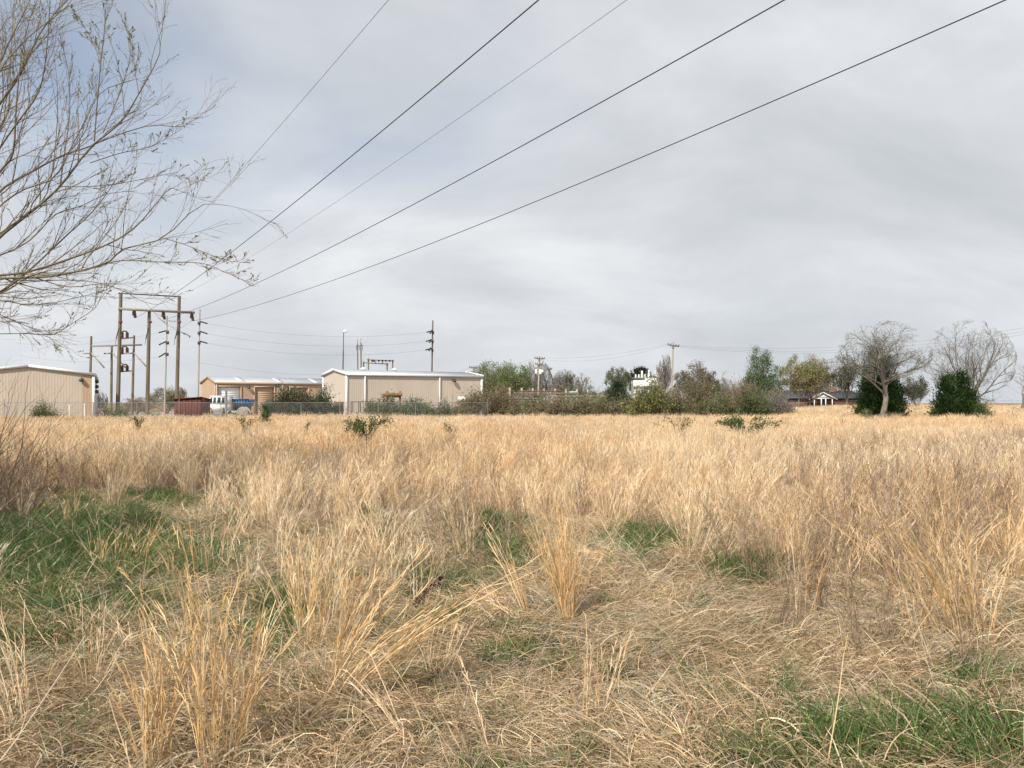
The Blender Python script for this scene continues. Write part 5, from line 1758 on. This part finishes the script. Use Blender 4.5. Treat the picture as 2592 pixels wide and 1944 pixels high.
# tall broomsedge over the field -------------------------------------------------
rng = np.random.default_rng(61)
tall_src, nt_ = sources('sedge', [both(*sedge_geo(ns=int(rng.integers(14, 30)), h=rng.uniform(.70, .92), r=rng.uniform(.05, .11), fan=rng.uniform(.08, .2), lean=rng.uniform(-.3, .5), blades=8, base_leaves=45, wmul=1.08, pal_=STRAW if k % 2 else STRAW + ORANGE)) for k in range(12)] + [both(*sedge_geo(ns=int(rng.integers(26, 46)), h=rng.uniform(.72, .95), r=rng.uniform(.05, .10), fan=rng.uniform(.07, .16), lean=rng.uniform(-.22, .38), blades=5, base_leaves=22, wmul=1.5)) for _ in range(16)], 'dry_grass')
xs_, ys_ = [], []
for y0, y1, dn in ((4.0, 14, 8.0), (14, 28, 8.0), (28, 48, 6.2), (48, 66, 5.0)):
    x, y = sample(y0, y1, dn)
    xs_.append(x)
    ys_.append(y)
x, y = np.concatenate(xs_), np.concatenate(ys_)
px, py = pix(x, y)
patch = vnoise(x, y, 2.2, 5) * .6 + vnoise(x, y, .8, 6) * .4
keep = rng.uniform(0, 1, len(x)) < tall_mask(px, py, x, y) * (.45 + 1.0 * sstep(.25, .6, patch))
far_left = (y > 63) & (px < 1240)
keep &= ~((y > np.interp(px, [0, 1235, 1236, 3000], [61.5, 70, 66, 66])))
keep &= ~((px < 60) & (y < 16) & (y > 10) & (rng.uniform(0, 1, len(x)) < .6))
x, y, patch = x[keep], y[keep], patch[keep]
xr, yr = sample(60, 118, 2.6, 1, .24, .68)
pr_ = vnoise(xr, yr, 4, 9)
kk = (rng.uniform(0, 1, len(xr)) < .4 + .6 * pr_)
x, y, patch = np.concatenate([x, xr[kk]]), np.concatenate([y, yr[kk]]), np.concatenate([patch, pr_[kk] * .5])
n = len(x)
wind = rng.normal(.15, .5, n)
rot = np.stack([rng.normal(0, .09, n), rng.normal(0, .09, n), np.where(rng.uniform(0, 1, n) < .65, wind, rng.uniform(-3.14, 3.14, n))], 1)
sc = rng.uniform(.78, 1.12, n) * (.84 + .28 * vnoise(x, y, 6, 12)) * np.where(y > 62, .85, 1)
scl = np.stack([sc * (1 + .5 * sstep(25, 55, y)), sc * (1 + .5 * sstep(25, 55, y)), sc], 1)
br = np.clip(rng.normal(0, .11, n) + .24 * (vnoise(x, y, 3.2, 14) - .5), -.22, .25)
warm = rng.normal(0, .05, n) + .18 * (vnoise(x, y, 5, 15) - .5)
tint = np.stack([br + .03, br - warm * .6, br - warm * 1.5], 1)
near = rng.uniform(0, 1, n) < 1 - sstep(9, 17, y)
idx = np.where(near, rng.integers(0, 12, n), rng.integers(12, nt_, n))
scatter('tall_grass', 'tall dry straw-coloured broomsedge covering the field', 'grass', tall_src, nt_, x, y, H(x, y) - .01, rot, scl, tint, idx)
print('tall', n)

# matted dead grass on the ground ---------------------------------------------------
th_src, nth = sources('thatch', [thatch_geo(int(rng.integers(95, 130)), rng.uniform(.07, .13), rng.uniform(.18, .26), THATCH if k % 4 else GREY) for k in range(12)], 'dry_grass')
xs_, ys_ = [], []
for y0, y1, dn in ((1.0, 6, 62), (6, 11, 42), (11, 20, 14), (20, 40, 3)):
    x, y = sample(y0, y1, dn, 5.0)
    xs_.append(x)
    ys_.append(y)
x, y = np.concatenate(xs_), np.concatenate(ys_)
px, py = pix(x, y)
gs = np.clip(spots(px, py, GREEN_SPOTS), 0, 1)
keep = rng.uniform(0, 1, len(x)) < 1 - .92 * gs
x, y = x[keep], y[keep]
n = len(x)
rot = np.stack([rng.normal(0, .12, n), rng.normal(0, .12, n), 9 * vnoise(x, y, 1.3, 33) + rng.normal(0, .55, n)], 1)
sc = rng.uniform(.75, 1.3, n)
scl = np.stack([sc, sc, sc * (.5 + 1.3 * vnoise(x, y, .8, 31))], 1)
br = rng.normal(0, .12, n) + .35 * (vnoise(x, y, 1.1, 16) - .5)
tint = np.stack([br + .04 * rng.normal(size=n), br, br - .05], 1)
scatter('dead_grass', 'matted dead tan grass lying over the ground', 'grass', th_src, nth, x, y, H(x, y), rot, scl, tint)
print('thatch', n)

# green grass ---------------------------------------------------------------------------
g_src, ng_ = sources('green', [green_geo(int(rng.integers(50, 85)), rng.uniform(.12, .27), rng.uniform(.08, .16)) for k in range(10)], 'green_grass')
xs_, ys_ = [], []
for y0, y1, dn in ((2.0, 6, 70), (6, 11, 60), (11, 18, 30)):
    x, y = sample(y0, y1, dn, 4.0)
    xs_.append(x)
    ys_.append(y)
x, y = np.concatenate(xs_), np.concatenate(ys_)
px, py = pix(x, y)
gs = spots(px, py, GREEN_SPOTS)
bd = .08 + .40 * sstep(.48, .8, vnoise(x, y, .7, 18) * .6 + .4 * vnoise(x, y, .25, 28))
keep = rng.uniform(0, 1, len(x)) < np.clip(gs * (.45 + 1.3 * sstep(.2, .7, vnoise(x, y, .35, 19))), 0, 1) * (py > 1180) + bd
x, y, gs = x[keep], y[keep], gs[keep]
n = len(x)
rot = np.stack([rng.normal(0, .15, n), rng.normal(0, .15, n), rng.uniform(-3.14, 3.14, n)], 1)
sc = rng.uniform(.65, 1.2, n) * (.75 + .65 * np.clip(gs, 0, 1))
scl = np.stack([sc, sc, sc], 1)
br = rng.normal(0, .15, n) + .3 * (vnoise(x, y, .8, 22) - .5)
tint = np.stack([br + .12 * rng.normal(size=n), br, br], 1)
scatter('green_grass', 'fresh green grass growing in patches through the dead grass', 'grass', g_src, ng_, x, y, H(x, y), rot, scl, tint)
print('green', n)

# dead forbs ------------------------------------------------------------------------------
w_src, nw = sources('weed', [weed_geo(rng.uniform(.55, .85), int(rng.integers(3, 7))) for k in range(8)], 'twig')
WEED = [(2300, 1350, 300, 230, 1.0), (2050, 1480, 220, 140, .7), (560, 1190, 220, 60, .55), (1080, 1230, 140, 60, .4), (840, 1250, 120, 60, .35), (1160, 1420, 130, 90, .5), (2560, 1150, 120, 90, .9), (60, 1260, 180, 70, .3), (2400, 1130, 250, 40, .4)]
x, y = sample(4.0, 24, 12.0, 4.0)
px, py = pix(x, y)
keep = rng.uniform(0, 1, len(x)) < spots(px, py, WEED) + .03 * (y > 9)
x, y = x[keep], y[keep]
n = len(x)
rot = np.stack([rng.normal(0, .15, n), rng.normal(0, .15, n), rng.uniform(-3.14, 3.14, n)], 1)
sc = rng.uniform(.7, 1.2, n)
tint = np.repeat(rng.normal(0, .15, (n, 1)), 3, 1)
scatter('dead_weeds', 'thin brown branching dead weeds standing in the dry grass', 'weeds', w_src, nw, x, y, H(x, y), rot, np.stack([sc] * 3, 1), tint)
print('weeds', n)

# loose stalks leaning or lying about in the foreground
def stalk_geo(n):
    b = disc(n, .18)
    b[:, 2] = rng.uniform(0, .04, n)
    P = curve_blades(n, b, rng.uniform(0, 6.283, n), rng.uniform(.35, 1.45, n), rng.uniform(.25, .75, n), 6, rng.normal(0, .35, n), .03)
    P[..., 2] = np.maximum(P[..., 2], .006)
    m = MB()
    V, Q = ribbons(P, np.full((n, 6), 1.0) * rng.uniform(.003, .0062, (n, 1)) * np.linspace(1, .5, 6))
    m.add(V, Q, np.repeat(pal_pick(WARM0 + THATCH[:3] + GREY, n, .15), 12, 0))
    Pc, Rc = grow(P, np.full((n, 6), .002), 3, .3, .95, .45, .2, 4, .0, .08)
    V, Q = ribbons(Pc, np.full((len(Pc), 4), .0034) * np.linspace(1, .3, 4))
    m.add(V, Q, np.repeat(pal_pick(THATCH, len(Pc), .2), 8, 0))
    return m


WARM0 = [(.66, .46, .235), (.71, .52, .29), (.75, .58, .35)]
s_src, nsk = sources('stalk', [stalk_geo(int(rng.integers(2, 5))) for k in range(10)], 'dry_grass')
x, y = sample(1.5, 12, 5.0, 4.0)
px, py = pix(x, y)
keep = rng.uniform(0, 1, len(x)) < (.25 + .75 * vnoise(x, y, 1.2, 51)) * (1 - .6 * np.clip(spots(px, py, [(1750, 1650, 330, 190, 1)]), 0, 1))
x, y = x[keep], y[keep]
n = len(x)
sc = rng.uniform(.7, 1.2, n)
scatter('loose_stalks', 'loose bleached stalks leaning and lying over the matted grass', 'grass', s_src, nsk, x, y, H(x, y), np.stack([rng.normal(0, .1, n), rng.normal(0, .1, n), rng.uniform(-3.14, 3.14, n)], 1), np.stack([sc] * 3, 1), np.repeat(rng.normal(0, .12, (n, 1)), 3, 1))

# single clumps one can point to ----------------------------------------------------------
rng = np.random.default_rng(71)


def clump(label, px, py, h, ns, r=.07, fan=.1, lean=0.0, lean_az=0.0, group='broomsedge clumps in the foreground', blades=9, bl=45, pal_=STRAW):
    p = GPix(px, py)
    root = empty('grass_clump', p, label, 'grass clump', group, rz=lean_az)
    st, b = sedge_geo(int(ns * 1.35), h, r, fan, lean, blades, bl, 1.22, pal_)
    st.build('culm_bundle', 'dry_grass', root)
    b.build('leaf_tuft', 'dry_grass', root)
    return root


WARM = [(.66, .46, .235), (.71, .52, .29), (.60, .39, .18), (.75, .58, .35)]
R_ = 0.0           # lean azimuth: 0 = towards +x
clump('tall dense golden grass clump, the thickest bundle beside the trampled hollow', 548, 1955, .90, 24, .075, .035, .02, 0, pal_=WARM)
clump('short thick golden grass bundle with brush-like tips beside the tallest bundle', 383, 1960, .64, 16, .045, .025, .02, 0, pal_=WARM)
clump('slender golden grass clump whose long tips nod over the short thick bundle', 425, 1950, .86, 8, .03, .03, .14, math.pi, pal_=WARM)
clump('thin golden grass clump pressed against the tallest bundle', 592, 1915, .80, 12, .05, .05, .08, 0, pal_=WARM)
clump('single-file golden stems standing apart behind the tallest bundle', 636, 1800, .74, 5, .04, .05, .05, math.pi, pal_=WARM)
clump('straggling grass clump with long arching tips behind the tallest bundle', 520, 1745, .98, 12, .07, .07, .18, math.pi, pal_=WARM)
clump('wispy golden grass clump half sunk in the green grass beside the short bundle', 470, 1800, .85, 9, .06, .07, .22, math.pi, pal_=WARM)
clump('narrow sheaf-like golden grass clump standing alone by the trampled hollow', 1440, 1592, .84, 58, .05, .10, -.10, 0, pal_=WARM, bl=90)
clump('fan-shaped golden grass clump with reddish curled leaves at its foot', 775, 1650, .84, 26, .09, .11, .06, 0, pal_=WARM, bl=110)
clump('loose golden grass clump growing close behind the fan-shaped one', 840, 1560, .80, 24, .11, .11, .08, 0)
clump('pale upright grass clump between the fan-shaped one and the dark seed stalk', 890, 1600, .74, 16, .10, .12, .12, 0)
clump('long golden grass spray arching up towards the dark seed stalk', 800, 1800, 1.05, 9, .06, .06, .62, .35, pal_=WARM, bl=60)
clump('long golden grass spray lying lower, below the dark seed stalk', 850, 1770, .95, 9, .06, .10, .95, .15, pal_=WARM, bl=60)
clump('third golden grass spray, its tips drooping onto the matted grass', 905, 1740, .85, 10, .07, .14, 1.05, -.15, pal_=WARM, bl=60)
clump('steeper golden grass spray rising out of the curled reddish leaves', 845, 1730, .90, 10, .06, .08, .35, .2, pal_=WARM, bl=60)
clump('small golden grass clump with upright tips on the green patch', 250, 1450, .48, 9, .05, .06, .03, 0, pal_=WARM, bl=20)
clump('small golden grass clump curving over on the green patch', 300, 1440, .48, 8, .05, .06, .2, 0, pal_=WARM, bl=20)
clump('leaning golden grass clump at the edge of the green patch', 350, 1450, .62, 9, .05, .08, .35, 0, pal_=WARM, bl=20)
clump('thin upright golden grass clump deep in the green grass below the scrub', 180, 1345, .60, 11, .08, .06, .06, 0, pal_=WARM, bl=20)
clump('thin tilted golden grass clump beside the sheaf-like one', 1335, 1580, .80, 8, .03, .03, .42, math.pi - .2, pal_=WARM)
clump('broad golden grass clump leaning over among the brown weeds', 2430, 1640, 1.05, 34, .14, .12, .42, math.pi, pal_=WARM)
clump('arching golden grass clump crossing behind the broad leaning one', 2380, 1540, 1.0, 16, .08, .10, .6, math.pi + .3, pal_=WARM)
clump('upright golden grass clump with spreading tips behind the green tuft', 1840, 1370, .82, 34, .10, .15, -.1, 0)
clump('pale golden grass clump fanning out behind the trampled hollow', 1745, 1390, .80, 36, .10, .17, .1, 0)
clump('straw-coloured grass clump swept sideways in front of the fanning one', 1960, 1440, .85, 30, .10, .14, .5, math.pi)
clump('loose pale grass clump at the edge of the mixed green grass', 990, 1480, .70, 20, .10, .13, .1, 0)
clump('short pale grass clump growing above the dark seed stalk', 1180, 1430, .72, 17, .08, .10, .12, math.pi)
clump('bleached grass clump lying almost flat by the trampled hollow', 1230, 1930, .62, 8, .08, .16, 1.1, 2.0, pal_=THATCH, bl=80)
clump('bleached grass clump fallen across the matted grass', 1050, 1900, .60, 7, .08, .2, 1.0, 2.6, pal_=THATCH, bl=80)

# dark dried seed stalk
sp0 = GPix(985, 1600)
ss = empty('seed_stalk', sp0, 'dark brown dried seed stalk leaning over the matted grass', 'seed stalk')
a, b = np.array((0, 0, 0.0)), rel(ss, W(1122, 1456, sp0.y - .15))
P = resample([a, a + (b - a) * .5 + np.array((0, 0, .03)), b], 12)
MB().tube(P, np.linspace(.005, .003, 12), 6, C=(.30, .23, .16)).build('stem', 'twig', ss)
t_ = rng.uniform(.45, 1.0, 260) * 10.99
k = t_.astype(int)
pts = P[k] + (P[k + 1] - P[k]) * (t_ - k)[:, None] + rng.normal(0, .016, (260, 3)) * np.abs(np.sin(t_ * 2.1))[:, None]
V, Q = leaves(pts, .021, .6, 0)
MB().add(V, Q).build('seed_head', 'seed_dark', ss)
# curly dark seed head standing in the grass further out
sp1 = GPix(1085, 1260)
s2 = empty('seed_stalk', sp1, 'dead weed with a tangled purplish-brown flat top standing above the straw', 'seed stalk')
wd = weed_geo(.95, 4)
wd.build('stem_tangle', 'twig', s2)

# bare saplings sticking out of the field edge
for px, d, top, w_, lab in ((1788, 40, 1012, 18, 'thin leafless sapling below the mid-green bush'), (1680, 42, 1015, 14, 'thin leafless sapling below the yellow-green bush'),
                            (1876, 38, 1015, 22, 'thin leafless sapling above the wide arching bramble'), (2130, 40, 1030, 20, 'thin leafless sapling below the low brick house'), (2555, 20, 1000, 110, 'purplish leafless bush at the edge of the straw below the bare tree')):
    broad_tree('sapling', lab, px, d, top, w_, .018, .3, 3, (3, 2, 2), BARK, None, 0, up=.3, ang=.5, twig_w=.006, group='leafless saplings in the field')
